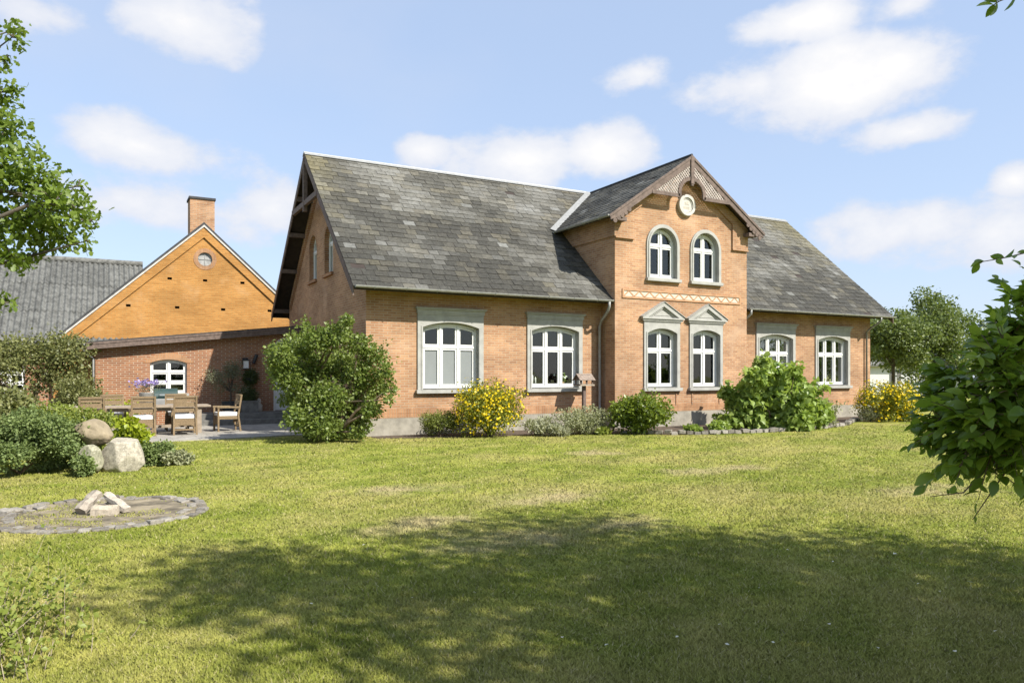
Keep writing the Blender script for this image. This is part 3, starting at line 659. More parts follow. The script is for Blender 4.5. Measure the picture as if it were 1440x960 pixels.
for s in (-1, 1):
    xo = BC + s * ((BZ - .25 - zr) / BM + .06); xi = BC + s * ra
    mb.box(min(xo, xi), max(xo, xi), BYE - .06, BYE - .005, zr - .055, zr + .055)
    pts = [(BC + s * ra, zr + .055 if False else zr - .02)] + [(BC + s * ra * math.cos(t), zr + .12 + .46 * math.sin(t)) for t in np.linspace(0, math.pi / 2, 9)]
    for a, b in zip(pts[:-1], pts[1:]): mb.bar((a[0], BYE - .034, a[1]), (b[0], BYE - .034, b[1]), .052, .12, up=(0, 1, 0) if False else Vector((-(b[1] - a[1]), 0, b[0] - a[0])))
truss = mb.build('gable_truss', M['brown_wood'], H)
mb = MB(); topf = lambda x: BZ - .22 - abs(x - BC) * BM
def botf(x):
    o = abs(x - BC); return zr if o > ra else zr + .12 + .46 * math.sqrt(max(0, 1 - (o / ra) ** 2))
for sl in (-1, 1):
    k = -3.
    while k < 3.:
        ins = None; lo = BC - 1.75; q = []
        for i in range(351):
            x = lo + i * .01; z = 7.6 + sl * (x - BC) + k; q.append(botf(x) < z < topf(x))
        i = 0
        while i < 351:
            if q[i]:
                j = i
                while j < 350 and q[j + 1]: j += 1
                if j - i > 2:
                    xa, xb = lo + i * .01, lo + j * .01; mb.bar((xa, BYE - .025 + sl * .006, 7.6 + sl * (xa - BC) + k), (xb, BYE - .025 + sl * .006, 7.6 + sl * (xb - BC) + k), .010, .037, up=(-sl, 0, 1))
                i = j
            i += 1
        k += .112
mb.build('lattice', M['lath'], truss)
# gutters and downpipes
def gutter(par, a, b, out, name='gutter', r=.062):
    a = Vector(a); b = Vector(b); o = Vector(out); mb = MB(); n = 8; V = []; F = []
    for p in (a, b):
        for rr in (r, r * .86): V += [p + o * (rr * math.cos(t)) + Vector((0, 0, -rr * math.sin(t))) for t in np.linspace(0, math.pi, n + 1)]
    m = n + 1
    for k in range(n): F += [(k, k + 1, 2 * m + k + 1, 2 * m + k), (m + k, 3 * m + k, 3 * m + k + 1, m + k + 1)]
    F += [(0, 2 * m, 3 * m, m), (n, m + n, 3 * m + n, 2 * m + n)]; mb.add(V, F); mb.add([a + o * (r * math.cos(t)) + Vector((0, 0, -r * math.sin(t))) for t in np.linspace(0, math.pi, n + 1)], [tuple(range(n + 1))])
    mb.add([b + o * (r * math.cos(t)) + Vector((0, 0, -r * math.sin(t))) for t in np.linspace(0, math.pi, n + 1)], [tuple(range(n + 1))])
    d = (b - a); L = d.length; k = .5
    while k < L:
        p = a + d * (k / L); mb.tube([p + o * (r * 1.08 * math.cos(t)) + Vector((0, 0, -r * 1.08 * math.sin(t))) for t in np.linspace(0, math.pi, 7)], .012, 5); k += .85
    return mb.build(name, M['zinc'], par)
GY = -EO - .10
gutter(H, (-VO, GY, EZ - .02), (7.36, GY, EZ - .02), (0, -1, 0)); gutter(H, (12.95, GY, EZ - .02), (HW + VO, GY, EZ - .02), (0, -1, 0))
gutter(H, (BXE0 - .10, BYE, ez - .03), (BXE0 - .10, 2.2, ez - .03), (-1, 0, 0)); gutter(H, (BXE1 + .10, BYE, ez - .03), (BXE1 + .10, 2.2, ez - .03), (1, 0, 0))
def pipe(par, pts, r, mat): mb = MB(); mb.tube(pts, r, 10); return mb.build('downpipe', mat, par, True)
pipe(H, [(7.22, GY, EZ - .06), (7.22, GY, EZ - .22), (7.24, GY + .12, EZ - .36), (7.28, -.22, EZ - .62), (7.30, -.11, EZ - .78), (7.30, -.11, .25), (7.30, -.16, .12)], .042, M['zinc'])
pipe(H, [(13.05, GY, EZ - .06), (13.05, GY, EZ - .2), (13.0, -.3, EZ - .5), (12.95, -.10, EZ - .62), (12.95, -.10, .2)], .042, M['zinc'])
pipe(H, [(19.85, GY, EZ - .06), (19.86, GY, EZ - .2), (19.88, -.2, EZ - .5), (19.88, -.08, EZ - .6), (19.88, -.08, .2)], .035, M['zinc_dark'])
# rooms behind the glass
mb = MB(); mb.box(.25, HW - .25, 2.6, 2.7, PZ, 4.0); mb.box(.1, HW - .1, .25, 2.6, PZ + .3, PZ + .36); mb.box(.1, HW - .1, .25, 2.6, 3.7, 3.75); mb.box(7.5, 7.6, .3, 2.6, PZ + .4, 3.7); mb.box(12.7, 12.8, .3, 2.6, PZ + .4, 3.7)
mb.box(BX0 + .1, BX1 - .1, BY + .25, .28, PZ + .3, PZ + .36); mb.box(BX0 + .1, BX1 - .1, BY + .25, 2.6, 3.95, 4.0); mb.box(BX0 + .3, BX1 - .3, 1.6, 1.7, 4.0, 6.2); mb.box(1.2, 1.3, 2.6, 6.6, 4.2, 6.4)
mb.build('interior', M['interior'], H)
# things standing on the window sills inside
def sill_obj(name, label, cat, loc, prof, mat):
    mb = MB(); mb.lathe(prof, n=10); o = mb.build(name, mat, None, True); o.location = loc; return tag(o, label, cat)
cand = [(.022, 0), (.022, .30), (.006, .33)]
sill_obj('candle', 'tall white candle behind the wide window by the bird table, left of its twin', 'candle', (5.17, .30, 1.27), cand, M['cushion'])
sill_obj('candle', 'shorter white candle behind the wide window by the bird table, right of its twin', 'candle', (5.27, .30, 1.27), [(.022, 0), (.022, .24), (.006, .27)], M['cushion'])
sill_obj('figurine', 'white figurine inside the left ground floor window of the bay', 'figurine', (8.83, -.40, 1.27), [(.07, 0), (.09, .12), (.04, .22), (.05, .30), (.01, .36)], M['cushion'])
fp = thing('flower_pot', 'white flowering pot plant inside the wide window by the bird table', 'pot plant', (6.22, .32, 1.27)); mb = MB(); mb.lathe([(.05, 0), (.07, .12)], n=10); mb.build('pot', M['terracotta'], fp)
r_ = np.random.default_rng(5); q = r_.normal(size=(60, 3)) * (.08, .05, .07) + (0, 0, .25); leaves('foliage', q, r_.normal(size=q.shape), r_.normal(size=q.shape), .08, TL4, M['fig'], fp)
q = r_.normal(size=(14, 3)) * (.08, .04, .06) + (0, -.03, .30); leaves('flower', q, r_.normal(size=q.shape), r_.normal(size=q.shape), .07, TPET, M['cushion'], fp)['kind'] = 'stuff'

# ------------------------------------------------------------------ low annex
A = thing('brick_annex', 'low red brick annex with brown fascia and white six pane window', 'annex', (-6.21, 7.3, 0)); A.matrix_basis = Matrix.Identity(4)
AY = 7.3; ar = lambda x: 2.60 + (x + 6.46) * (3.30 - 2.60) / 6.46
ah = [plain_window(A, front(AY), -4.17, 1.07, 1.02, 1.98, .11, 2, (1.36, 1.69), M['soldier'], .10, head=.22, nar=16)]
mb = MB(); door = arch(-.50, .86, .38, 2.62, .26)
mb.poly([(-6.21, 0), (-.003, 0), (-.003, ar(0) - .18), (-6.21, ar(-6.21) - .18)], ah + [door], front(AY)); mb.poly([(AY, 0), (10.97, 0), (10.97, 2.42), (AY, 2.42)], [], left(-6.21)); mb.build('wall', M['brick_red'], A)
mb = MB(); mb.box(-6., -.3, AY + 2.4, AY + 2.5, 0, 2.3); mb.box(-6., -.3, AY + .3, AY + 2.4, .6, .65); mb.build('interior', M['interior'], A)
mb = MB(); mb.prism([(-6.46, ar(-6.46)), (-.004, ar(0)), (-.004, ar(0) - .03), (-6.46, ar(-6.46) - .03)], front(0), AY - .33, 10.96); ro = mb.build('roof', M['felt'], A)
mb = MB(); mb.prism([(-6.44, ar(-6.44) - .032), (-.006, ar(0) - .032), (-.006, ar(0) - .24), (-6.44, ar(-6.44) - .24)], front(0), AY - .31, AY - .27); mb.prism([(-6.45, ar(-6.45) - .032), (-.006, ar(0) - .032), (-.006, ar(0) - .10), (-6.45, ar(-6.45) - .10)], front(0), AY - .325, AY - .312); mb.build('fascia', M['brown_wood'], ro)
mb = MB(); mb.prism([(-6.44, ar(-6.44) - .18), (-.006, ar(0) - .18), (-.006, ar(0) - .20), (-6.44, ar(-6.44) - .20)], front(0), AY - .268, AY - .002); mb.build('soffit', M['brown_wood'], ro)
gutter(A, (-6.53, AY - .3, 2.54), (-6.53, 10.9, 2.54), (-1, 0, 0)); pipe(A, [(-6.53, AY - .22, 2.5), (-6.53, AY - .22, 2.36), (-6.40, AY - .08, 2.2), (-6.27, AY - .05, 2.12), (-6.27, AY - .05, .1)], .035, M['zinc_dark'])
mb = MB(); T = front(AY); mb.ring(arch(-.50, .86, .38, 2.62, .26), arch(-.50, .74, .38, 2.58, .22), T, .03, .14); 
for (a, b, lo, hi) in ((-.86, -.77, .40, 2.6), (-.23, -.14, .40, 2.6)): mb.box(a, b, AY + .05, AY + .10, lo, hi)
for lo, hi in ((.40, .56), (1.18, 1.32), (2.44, 2.58)): mb.box(-.77, -.23, AY + .05, AY + .10, lo, hi)
mb.prism(arch(-.50, .73, 2.58, 2.585, .22), T, .06, .10); mb.box(-.77, -.23, AY + .06, AY + .09, .56, 1.18)
dr = mb.build('door', M['white'], A); mb = MB(); mb.poly([(-.77, 1.32), (-.23, 1.32), (-.23, 2.44), (-.77, 2.44)], [], T, .075); mb.build('pane', M['glass'], dr)
mb = MB(); mb.tube([(-.80, AY + .03, 1.42), (-.80, AY + .0, 1.42), (-.72, AY + .0, 1.42)], .011, 6); mb.build('handle', M['steel'], dr)
ST = thing('terrace_steps', 'two broad grey stone steps below the annex door', 'steps', (-2, 6.3, 0)); ST.matrix_basis = Matrix.Identity(4)
mb = MB(); mb.box(-3.9, -.004, 6.28, 7.296, .0, .382); mb.box(-3.9, -.004, 5.94, 6.279, .0, .195); mb.build('step', M['pot_grey'], ST, bevel=.012)

# ------------------------------------------------------------------ old barn with its corrugated wing
BN = thing('brick_barn', 'yellow brick barn gable with round window, chimney and corrugated grey side wing', 'barn', (-2.73, 11, 0)); BN.matrix_basis = Matrix.Identity(4)
GYb, gx, gz, gl, gr_ = 11., -2.73, 7.14, -7.5, 2.04; gs = (gz - 2.74) / (gx - gl); gzt = lambda x: gz - abs(x - gx) * gs
slots = [(-3.89, 5.11), (-2.69, 5.11), (-1.37, 5.1), (-5.23, 4.07), (-3.64, 4.07), (-2.06, 4.06), (-.37, 4.08)]
circ = lambda c, z, r, n=24: [(c + r * math.cos(t), z + r * math.sin(t)) for t in np.linspace(0, 2 * math.pi, n + 1)[:n]]
mb = MB(); mb.poly([(gl, 0), (gr_, 0), (gr_, 2.72), (gx, gz - .02), (gl, 2.72)], [circ(-2.69, 5.9, .25)] + [[(x - .075, z - .045), (x + .075, z - .045), (x + .075, z + .045), (x - .075, z + .045)] for x, z in slots], front(GYb))
mb.poly([(GYb, 0), (26, 0), (26, 2.72), (GYb, 2.72)], [], left(gl)); mb.poly([(GYb, 0), (26, 0), (26, 2.72), (GYb, 2.72)], [], left(gr_)); mb.build('gable_wall', M['brick_yellow'], BN)
mb = MB(); mb.poly([(gl + .4, 0), (gr_ - .4, 0), (gr_ - .4, 2.6), (gx, 6.7), (gl + .4, 2.6)], [], front(GYb + .45)); [mb.ring([(x - .075, z - .045), (x + .075, z - .045), (x + .075, z + .045), (x - .075, z + .045)], [(x - .074, z - .044), (x + .074, z - .044), (x + .074, z + .044), (x - .074, z + .044)], front(GYb), 0., .2) for x, z in slots]
mb.build('vent_slot', M['dark_wood'], BN)
mb = MB(); T = front(GYb)
for s in (-1, 1):
    xe = gl if s < 0 else gr_
    mb.prism([(xe, gzt(xe) - .04), (xe - s * .02, gzt(xe) - .30), (xe - s * .45, gzt(xe - s * .45) - .42), (gx, gz - .44), (gx, gz - .04)], T, -.06, -.001)
mb.build('gable_band', M['brick_yellow'], BN)
mb = MB()
for s in (-1, 1):
    xe = gl - .05 if s < 0 else gr_ + .05; mb.prism([(xe, gzt(xe) + .02), (xe, gzt(xe) - .055), (gx, gz - .055), (gx, gz + .02)], T, -.10, -.001)
mb.build('verge_strip', M['offwhite'], BN)
mb = MB(); mb.ring(circ(-2.69, 5.9, .40), circ(-2.69, 5.9, .25), T, -.012, .15); rw = mb.build('round_window', M['soldier'], BN)
mb = MB(); disc(mb, -2.69, 5.9, .22, .252, .06, .10, T); mb.box(-2.705, -2.675, GYb + .06, GYb + .09, 5.66, 6.14); mb.box(-2.93, -2.45, GYb + .06, GYb + .09, 5.885, 5.915); mb.build('frame', M['zinc_dark'], rw)
mb = MB(); mb.poly(circ(-2.69, 5.9, .24), [], T, .08); mb.build('pane', M['zinc_dark'], rw)
mb = MB(); mb.prism([(gl - .25, gzt(gl - .25) + .02), (gx, gz + .02), (gr_ + .25, gzt(gr_ + .25) + .02), (gr_ + .25, gzt(gr_ + .25) + .12), (gx, gz + .13), (gl - .25, gzt(gl - .25) + .12)], front(0), GYb - .06, 26); mb.build('roof', M['felt'], BN)
mb = MB(); mb.box(-3.16, -2.30, GYb + .5, GYb + 1.36, 6.4, 8.22); ch = mb.build('chimney', M['brick_yellow' if False else 'brick'], BN)
mb = MB(); mb.box(-3.20, -2.26, GYb + .46, GYb + 1.40, 8.22, 8.30); mb.box(-2.95, -2.5, GYb + .7, GYb + 1.15, 8.30, 8.34); mb.build('cap', M['felt'], ch)
mb = MB(); wy = 11.3; wh = []
win = plain_window(BN, front(wy), -8.98, 1.3, 1.0, 2.05, .12, 3, (1.32, 1.65), M['brick_red'], .08); mb.poly([(-24, 0), (gl, 0), (gl, 2.7), (-24, 2.7)], [win], front(wy)); mb.build('wing_wall', M['brick_red'], BN)
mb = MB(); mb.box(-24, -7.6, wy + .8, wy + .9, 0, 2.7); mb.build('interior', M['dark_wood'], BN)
V = []; F = []; mb = MB(); rr = random.Random(2); x0, x1 = -24., gl + 2.9; pw = .178; spw = 8; nx = int((x1 - x0) / pw * spw); nsh = 3
for k in range(nsh + 0):
    for half in (0,):
        t0 = k / nsh; t1 = (k + 1) / nsh + .02; rows = [(t0, .012), ((t0 + t1) / 2, .0), (min(1, t1), -.012)]; base = len(V)
        for t, lift in rows:
            y = 10.78 + t * (15.5 - 10.78); z = 2.70 + t * (6.12 - 2.70)
            for i in range(nx + 1):
                x = x0 + (x1 - x0) * i / nx; V.append((x, y, z + .034 * math.sin(2 * math.pi * i / spw) + lift + .02))
        for j in range(len(rows) - 1):
            for i in range(nx): F.append((base + j * (nx + 1) + i, base + j * (nx + 1) + i + 1, base + (j + 1) * (nx + 1) + i + 1, base + (j + 1) * (nx + 1) + i))
tone = [rr.uniform(.82, 1.12) for _ in range(400)]
mb.v = V; mb.f = F; mb.c = [tuple(c * tone[int(((f[0] % (nx + 1)) / spw) // 6) + 40 * (k * nsh // len(F))] for c in (.112, .112, .104)) for k, f in enumerate(F)]
wr = mb.build('wing_roof', M['corrugated'], BN, True)
mb = MB(); mb.prism([(15.5, 6.10), (20.2, 2.7), (20.2, 2.6), (15.5, 6.0)], lambda u, d, z: Vector((d, u, z)), -24, x1); mb.build('rear_slope', M['felt'], wr)
mb = MB(); mb.tube([(-24, 15.5, 6.16), (x1, 15.5, 6.16)], .12, 10, True, (.15, .15, .14)); mb.build('ridge_cap', M['corrugated'], wr, True)
mb = MB(); mb.box(-24, gl - .02, 10.95, 11.29, 2.56, 2.66); mb.build('eaves_board', M['dark_wood'], wr)
gutter(BN, (-24, 10.72, 2.66), (gl - .05, 10.72, 2.66), (0, -1, 0))

# ------------------------------------------------------------------ white cottage far right
CT = thing('white_cottage', 'distant white cottage half hidden behind the trees on the right', 'cottage', (51, 20, 0)); CT.matrix_basis = Matrix.Identity(4)
def ct(u, d, z): return Vector((50.3, 20.2, 0)) + CR * u + CF * d + Vector((0, 0, z))
mb = MB(); mb.poly([(-6, 0), (7, 0), (7, 2.5), (-6, 2.5)], [], ct, 0.); mb.poly([(0, 0), (6, 0), (6, 2.5), (3, 4.6), (0, 2.5)], [], lambda u, d, z: ct(-6 + d, u, z)); mb.poly([(0, 0), (6, 0), (6, 2.5), (3, 4.6), (0, 2.5)], [], lambda u, d, z: ct(7 + d, u, z)); mb.build('wall', M['white'], CT)
mb = MB(); mb.prism([(-.4, 2.45), (3, 4.75), (6.4, 2.45), (6.4, 2.3), (3, 4.6), (-.4, 2.3)], lambda u, d, z: ct(d, u, z), -6.3, 7.3); mb.build('roof', M['pot_grey'], CT)
for u, w, z0, z1 in ((.35, .9, .9, 2.0), (-2.6, .9, .9, 2.0), (3.6, .9, .1, 2.1)):
    mb = MB(); mb.box(0, 1, 0, 1, 0, 1, T=lambda p: ct(u + p.x * w, -.05 + p.y * .04, z0 + p.z * (z1 - z0))); wn = mb.build('window' if z0 > .5 else 'door', M['pot_grey'], CT)
    mb = MB(); mb.box(0, 1, 0, 1, 0, 1, T=lambda p: ct(u + w / 2 - .03 + p.x * .06, -.08 + p.y * .02, z0 + p.z * (z1 - z0))); mb.build('frame', M['white'], wn)

# ------------------------------------------------------------------ trees
def tree(name, label, loc, H_, R, base, nl, leafn, lsize, mat, seed, trunk_r, lump=.9, tmpl=TL4, shell=.4, extra=None, extran=0, keep=None, group=None, smooth=False):
    rng = np.random.default_rng(seed); t = thing(name, label, 'tree', loc, 0, group); cz = (H_ + base) / 2
    C, rad = lumps_in(rng, (0, 0, cz), (R[0], R[1], (H_ - base) / 2), nl, lump, .92)
    if keep is not None: m = keep(C, rad); C, rad = C[m], rad[m]
    if extra is not None: C = np.vstack([C, extra[0]]); rad = np.vstack([rad, extra[1]])
    P, d, _ = lump_pts(rng, C, rad, leafn, shell, .4)
    if extran: p2, d2, _ = lump_pts(rng, np.array(extra[0]), np.array(extra[1]), extran, .0, .4); p2 = p2 + rng.normal(size=p2.shape) * .05; P, d = np.vstack([P, p2]), np.vstack([d, d2])
    U, N = leaf_dirs(rng, d); cr = leaves('crown', P, U, N, lsize * rng.uniform(.65, 1.25, len(P)), tmpl, mat, t, smooth)
    mb = MB(); top = Vector((0, 0, base + (H_ - base) * .45)); k = Vector(rng.normal(size=3) * .1); k.z = 0
    mb.tube([(0, 0, -.1), (0, 0, .25), k + Vector((0, 0, base * .6)), k * .5 + Vector((0, 0, base)), top], [trunk_r * 1.5, trunk_r * 1.05, trunk_r * .9, trunk_r * .75, trunk_r * .3], 12)
    for i, c in enumerate(C):
        b = Vector((0, 0, base * .8 + rng.random() * (top.z - base * .8))); c = Vector(c)
        if c.z < b.z - .5: b.z = max(base * .6, c.z - .2)
        wood(mb, rng, b, [c], trunk_r * .22, n=5)
        for q in range(3):
            e = c + Vector(norm(rng.normal(size=(1, 3)))[0] * rad[i] * .9); mb.tube([c, c.lerp(e, .5) + Vector((0, 0, .03)), e], [trunk_r * .05 + .004, trunk_r * .03 + .003, .002], 4, False)
    mb.build('trunk', M['bark'], t, True); return t
# oak on the left: the visible clumps reach in from the crown outside the frame
oc = cp(-9.6, 10.2); ex = []; er = []
for px, py, r in ((8, 182, 34), (12, 235, 38), (46, 262, 36), (78, 282, 32), (108, 296, 24), (30, 312, 38), (62, 338, 28), (96, 338, 20), (124, 312, 12), (14, 362, 26), (70, 250, 22), (110, 262, 14), (6, 426, 13), (18, 52, 15), (8, 84, 11), (26, 40, 9), (10, 130, 20), (48, 215, 16), (-20, 150, 40), (-30, 230, 50), (-30, 320, 50), (-20, 90, 24), (55, 300, 30), (85, 318, 22), (45, 362, 14), (118, 340, 10)):
    p = at(px, py, 10.0 + rnd.uniform(-.5, .5)) - oc; ex.append(tuple(p)); er.append((r / 104.6, r / 104.6, r / 104.6 * .8))
tree('oak_tree', 'oak tree reaching in from the left edge with lobed light green leaves', oc, 8.2, (3.0, 3.0), 2.6, 60, 17000, .09, M['oak'], 11, .22, .62, TOAK, .15, (np.array(ex), np.array(er)), 3300, keep=lambda C, r: (C @ np.array([CR.x, CR.y, 0])) + r[:, 0] < 2.3)
tree('shade_tree', 'broad tree outside the frame on the right that shades the near lawn', cp(8.2, .2), 9.6, (4.3, 4.3), 4.6, 60, 21500, .15, M['shade_leaf'], 21, .24, .95, TL4, .1, None, keep=lambda C, r: C[:, 2] > 4.6)
tb = at(1256, 548, 40); tree('leafy_tree', 'low rounded green tree just right of the house corner', (tb.x, tb.y, 0), 5.1, (2.4, 2.2), 2.0, 32, 12000, .17, M['farleaf'], 31, .10, .75)
tb = at(1310, 548, 46); tree('leafy_tree', 'taller rounded green tree between the house corner and the large leaved shrub', (tb.x, tb.y, 0), 6.8, (3.4, 2.6), .8, 50, 21000, .18, M['farleaf'], 32, .14, .95)
tb = at(1400, 548, 60); tree('leafy_tree', 'far green tree hidden mostly behind the large leaved shrub', (tb.x, tb.y, 0), 6.2, (4.0, 3.), .8, 30, 9000, .22, M['farleaf'], 33, .2, 1.1)

for x, y, h_, sd, lb in ((35.5, -6, 8, 34, 'round garden tree on the far right lawn outside the frame'), (31, -10.8, 9, 35, 'broad garden tree at the right end of the lawn outside the frame'), (42, -2.5, 9, 36, 'tall garden tree beyond the right lawn outside the frame')):
    tree('garden_tree', lb, (x, y, 0), h_, (4.2, 4.2), .6, 40, 9000, .26, M['farleaf'], sd, .2, 1.3)
# ------------------------------------------------------------------ shrubs and plants
def gp_(px, d): p = at(px, HY, d); return (p.x, p.y, 0)
bush('leafy_bush', 'tall loose green bush at the left corner of the farmhouse', 'bush', gp_(467, 18.2), (1.98, 1.5, 3.45), 90, 22000, .085, M['apple'], 41, lump=.25, shell=.3, sprigs=40, stems=20, shape=(18.2, ((395, 500, 20), (420, 486, 20), (445, 478, 18), (470, 472, 19), (488, 450, 8), (482, 464, 12), (505, 484, 16), (525, 500, 17), (540, 522, 12), (550, 546, 8), (530, 545, 16), (404, 530, 23), (388, 520, 13), (440, 520, 28), (480, 515, 28), (510, 530, 22), (425, 560, 22), (460, 562, 30), (500, 568, 24), (524, 575, 13), (420, 588, 18), (450, 598, 20), (488, 598, 20), (513, 598, 11), (400, 562, 9), (430, 458, 7), (546, 562, 6), (470, 604, 15), (435, 607, 10), (505, 607, 9))))
bush('yellow_bush', 'round bush full of yellow flowers left of the bird table', 'bush', gp_(688, 19.4), (1.2, .95, 1.66), 36, 12000, .055, M['potentilla'], 42, zc=.72, shell=.3, lump=.38, flowers=(M['yellow'], 1700, .062), sprigs=14, group='yellow flowering bushes')
bush('yellow_bush', 'wide bush full of yellow flowers at the right corner of the farmhouse', 'bush', gp_(1250, 25.6), (1.48, 1.0, 1.6), 36, 12000, .06, M['potentilla'], 43, zc=.66, shell=.3, lump=.38, flowers=(M['yellow'], 1800, .07), sprigs=12, group='yellow flowering bushes')
bush('dwarf_conifer', 'low dark green conifer cushion beside the left yellow bush', 'shrub', gp_(619, 19.3), (.76, .55, .66), 16, 4200, .07, M['conifer'], 44, TN4, lump=.55, up=.1, droop=.15)
bush('cotoneaster', 'grey green spreading shrub under the bird table', 'shrub', gp_(815, 20.0), (1.05, .6, .84), 24, 6200, .05, M['greyleaf'], 45, lump=.5)
for i, (px, d, w, h, lb) in enumerate(((757, 19.6, .45, .48, 'silver grey lavender clump right of the left yellow bush'), (785, 19.4, .35, .34, 'low silver lavender clump in front of the grey green shrub'), (1224, 25.5, .48, .42, 'silver grey lavender clump left of the right yellow bush'), (1160, 22.8, .45, .36, 'small grey lavender clump beside the broad leaved shrub'))):
    bush('lavender', lb, 'plant', gp_(px, d), (w, .35, h), 10, 1900, .10, M['lavender'], 50 + i, TN4, lump=.6, up=.1, droop=.9)
bush('evergreen_bush', 'round glossy green bush in front of the left bay window', 'bush', gp_(899, 20.2), (1.0, .85, 1.34), 28, 6400, .095, M['rhodo'], 46, lump=.42, zc=.56, sprigs=4)
bush('broad_leaved_shrub', 'large light green broad leaved shrub in front of the right bay window', 'shrub', gp_(1086, 21.9), (2.25, 1.3, 2.05), 70, 7800, .165, M['fig'], 47, TLOBE, lump=.24, shell=.3, sprigs=34, droop=-.35, stems=14, shape=(21.9, ((1062, 532, 14), (1086, 526, 14), (1109, 533, 16), (1130, 552, 16), (1147, 571, 12), (1160, 586, 8), (1036, 566, 14), (1055, 560, 21), (1085, 555, 25), (1115, 565, 23), (1030, 590, 11), (1060, 590, 17), (1090, 588, 20), (1120, 590, 18), (1145, 594, 9), (1016, 594, 6), (1022, 552, 8), (1075, 512, 7), (1118, 520, 6), (1100, 603, 8))))
bush('grey_leaved_shrub', 'grey green shrub leaning on the right of the broad leaved shrub', 'shrub', gp_(1147, 22.9), (.62, .5, .98), 14, 2600, .075, M['greyleaf'], 48, lump=.5, sprigs=6)
for i, (px, d, w, h, lb) in enumerate(((972, 20.8, .6, .15, 'low green ground plant at the left foot of the broad leaved shrub'), (1008, 20.9, .55, .30, 'small leafy plant under the right bay window'), (848, 20.0, .3, .2, 'grass tuft at the foot of the round glossy bush'))):
    bush('ground_plant', lb, 'plant', gp_(px, d), (w, .3, h), 8, 900, .10, M['fig'] if i < 2 else M['scrub'], 56 + i, lump=.6)
# left garden
bush('climbing_shrub', 'wide olive green climber against the barn wing wall', 'shrub', gp_(38, 21.8), (2.6, .75, 2.75), 44, 14000, .085, M['climber'], 60, lump=.30, zc=1.75, sprigs=16, stems=12)
bush('climbing_shrub', 'lower olive green shrub left of the annex corner', 'shrub', gp_(108, 21.4), (.78, .6, 1.75), 18, 5200, .075, M['climber'], 61, lump=.42, sprigs=8)
bush('juniper', 'broad low grey green shrub at the left edge behind the fire pit', 'shrub', gp_(28, 12.0), (1.35, 1.0, 1.02), 34, 20000, .05, M['juniper'], 62, TL4, lump=.36, sprigs=30)
bush('juniper', 'smaller grey green shrub left of the big boulders', 'shrub', gp_(84, 12.9), (.46, .5, .80), 18, 7000, .05, M['juniper'], 63, TL4, lump=.42, sprigs=12)
bush('border_plant', 'olive green leafy border mass behind the boulders', 'plant', gp_(85, 15.4), (1.25, .7, 1.0), 22, 8000, .07, M['scrub'], 64, lump=.42, sprigs=12)
bush('border_plant', 'low leafy plant at the far left in front of the climber', 'plant', gp_(10, 15.6), (1.2, .7, 1.25), 22, 6000, .09, M['climber'], 65, lump=.42, sprigs=12)
bush('ground_plant', 'leafy low plants growing over the small pale boulder', 'plant', gp_(116, 11.7), (.26, .22, .34), 12, 1900, .05, M['juniper'], 59, lump=.5, sprigs=5)
bush('lime_plant', 'bright lime green plant behind the pale boulder', 'plant', gp_(178, 15.0), (.42, .4, .80), 14, 1300, .10, M['lime'], 66, lump=.42)
bush('lime_plant', 'lime green plant behind the dining table by the annex wall', 'plant', gp_(165, 22.6), (.9, .4, 1.15), 14, 1400, .11, M['lime'], 67, lump=.42)
bush('ground_plant', 'low green plants spreading right of the pale boulder', 'plant', gp_(213, 13.0), (.48, .4, .42), 14, 3200, .055, M['juniper'], 68, lump=.5)
bush('ground_plant', 'flat blue grey plants at the lawn edge right of the boulders', 'plant', gp_(247, 13.2), (.40, .3, .24), 12, 1900, .055, M['greyleaf'], 69, lump=.6)
# thin scrub near the camera, bottom left
def scrub():
    rng = np.random.default_rng(70); o = cp(-3.0, 4.2); t = thing('young_shrub', 'thin scrubby shrub with pale stems in the near left corner', 'shrub', o); mb = MB(); P = []; D = []
    for i in range(110):
        b = np.array([rng.normal() * .26, rng.normal() * .28, 0]); L = rng.uniform(.15, .62) * (1 - .3 * min(1, abs(b[0]) / .6)); d = norm(np.array([[rng.normal() * .35, rng.normal() * .35, 1.]]))[0]
        bend = rng.normal(size=3) * .12; s = np.linspace(0, 1, 5); q = [Vector(b + d * L * k + bend * k * k * L) for k in s]; mb.tube(q, [.003, .0027, .0022, .0016, .0008], 4, False)
        for k in np.linspace(.15, 1, int(L * 75)): P.append(b + d * L * k + bend * k * k * L + rng.normal(size=3) * .018); D.append(norm(rng.normal(size=(1, 3)) + d * .5)[0])
    mb.build('stem', M['teak'], t); P = np.array(P); D = np.array(D); N = norm(rng.normal(size=P.shape) * .7 + np.array([0, 0, .8])); leaves('foliage', P, D, N, .038 * rng.uniform(.6, 1.3, len(P)), TL4, M['scrub'], t)
scrub()
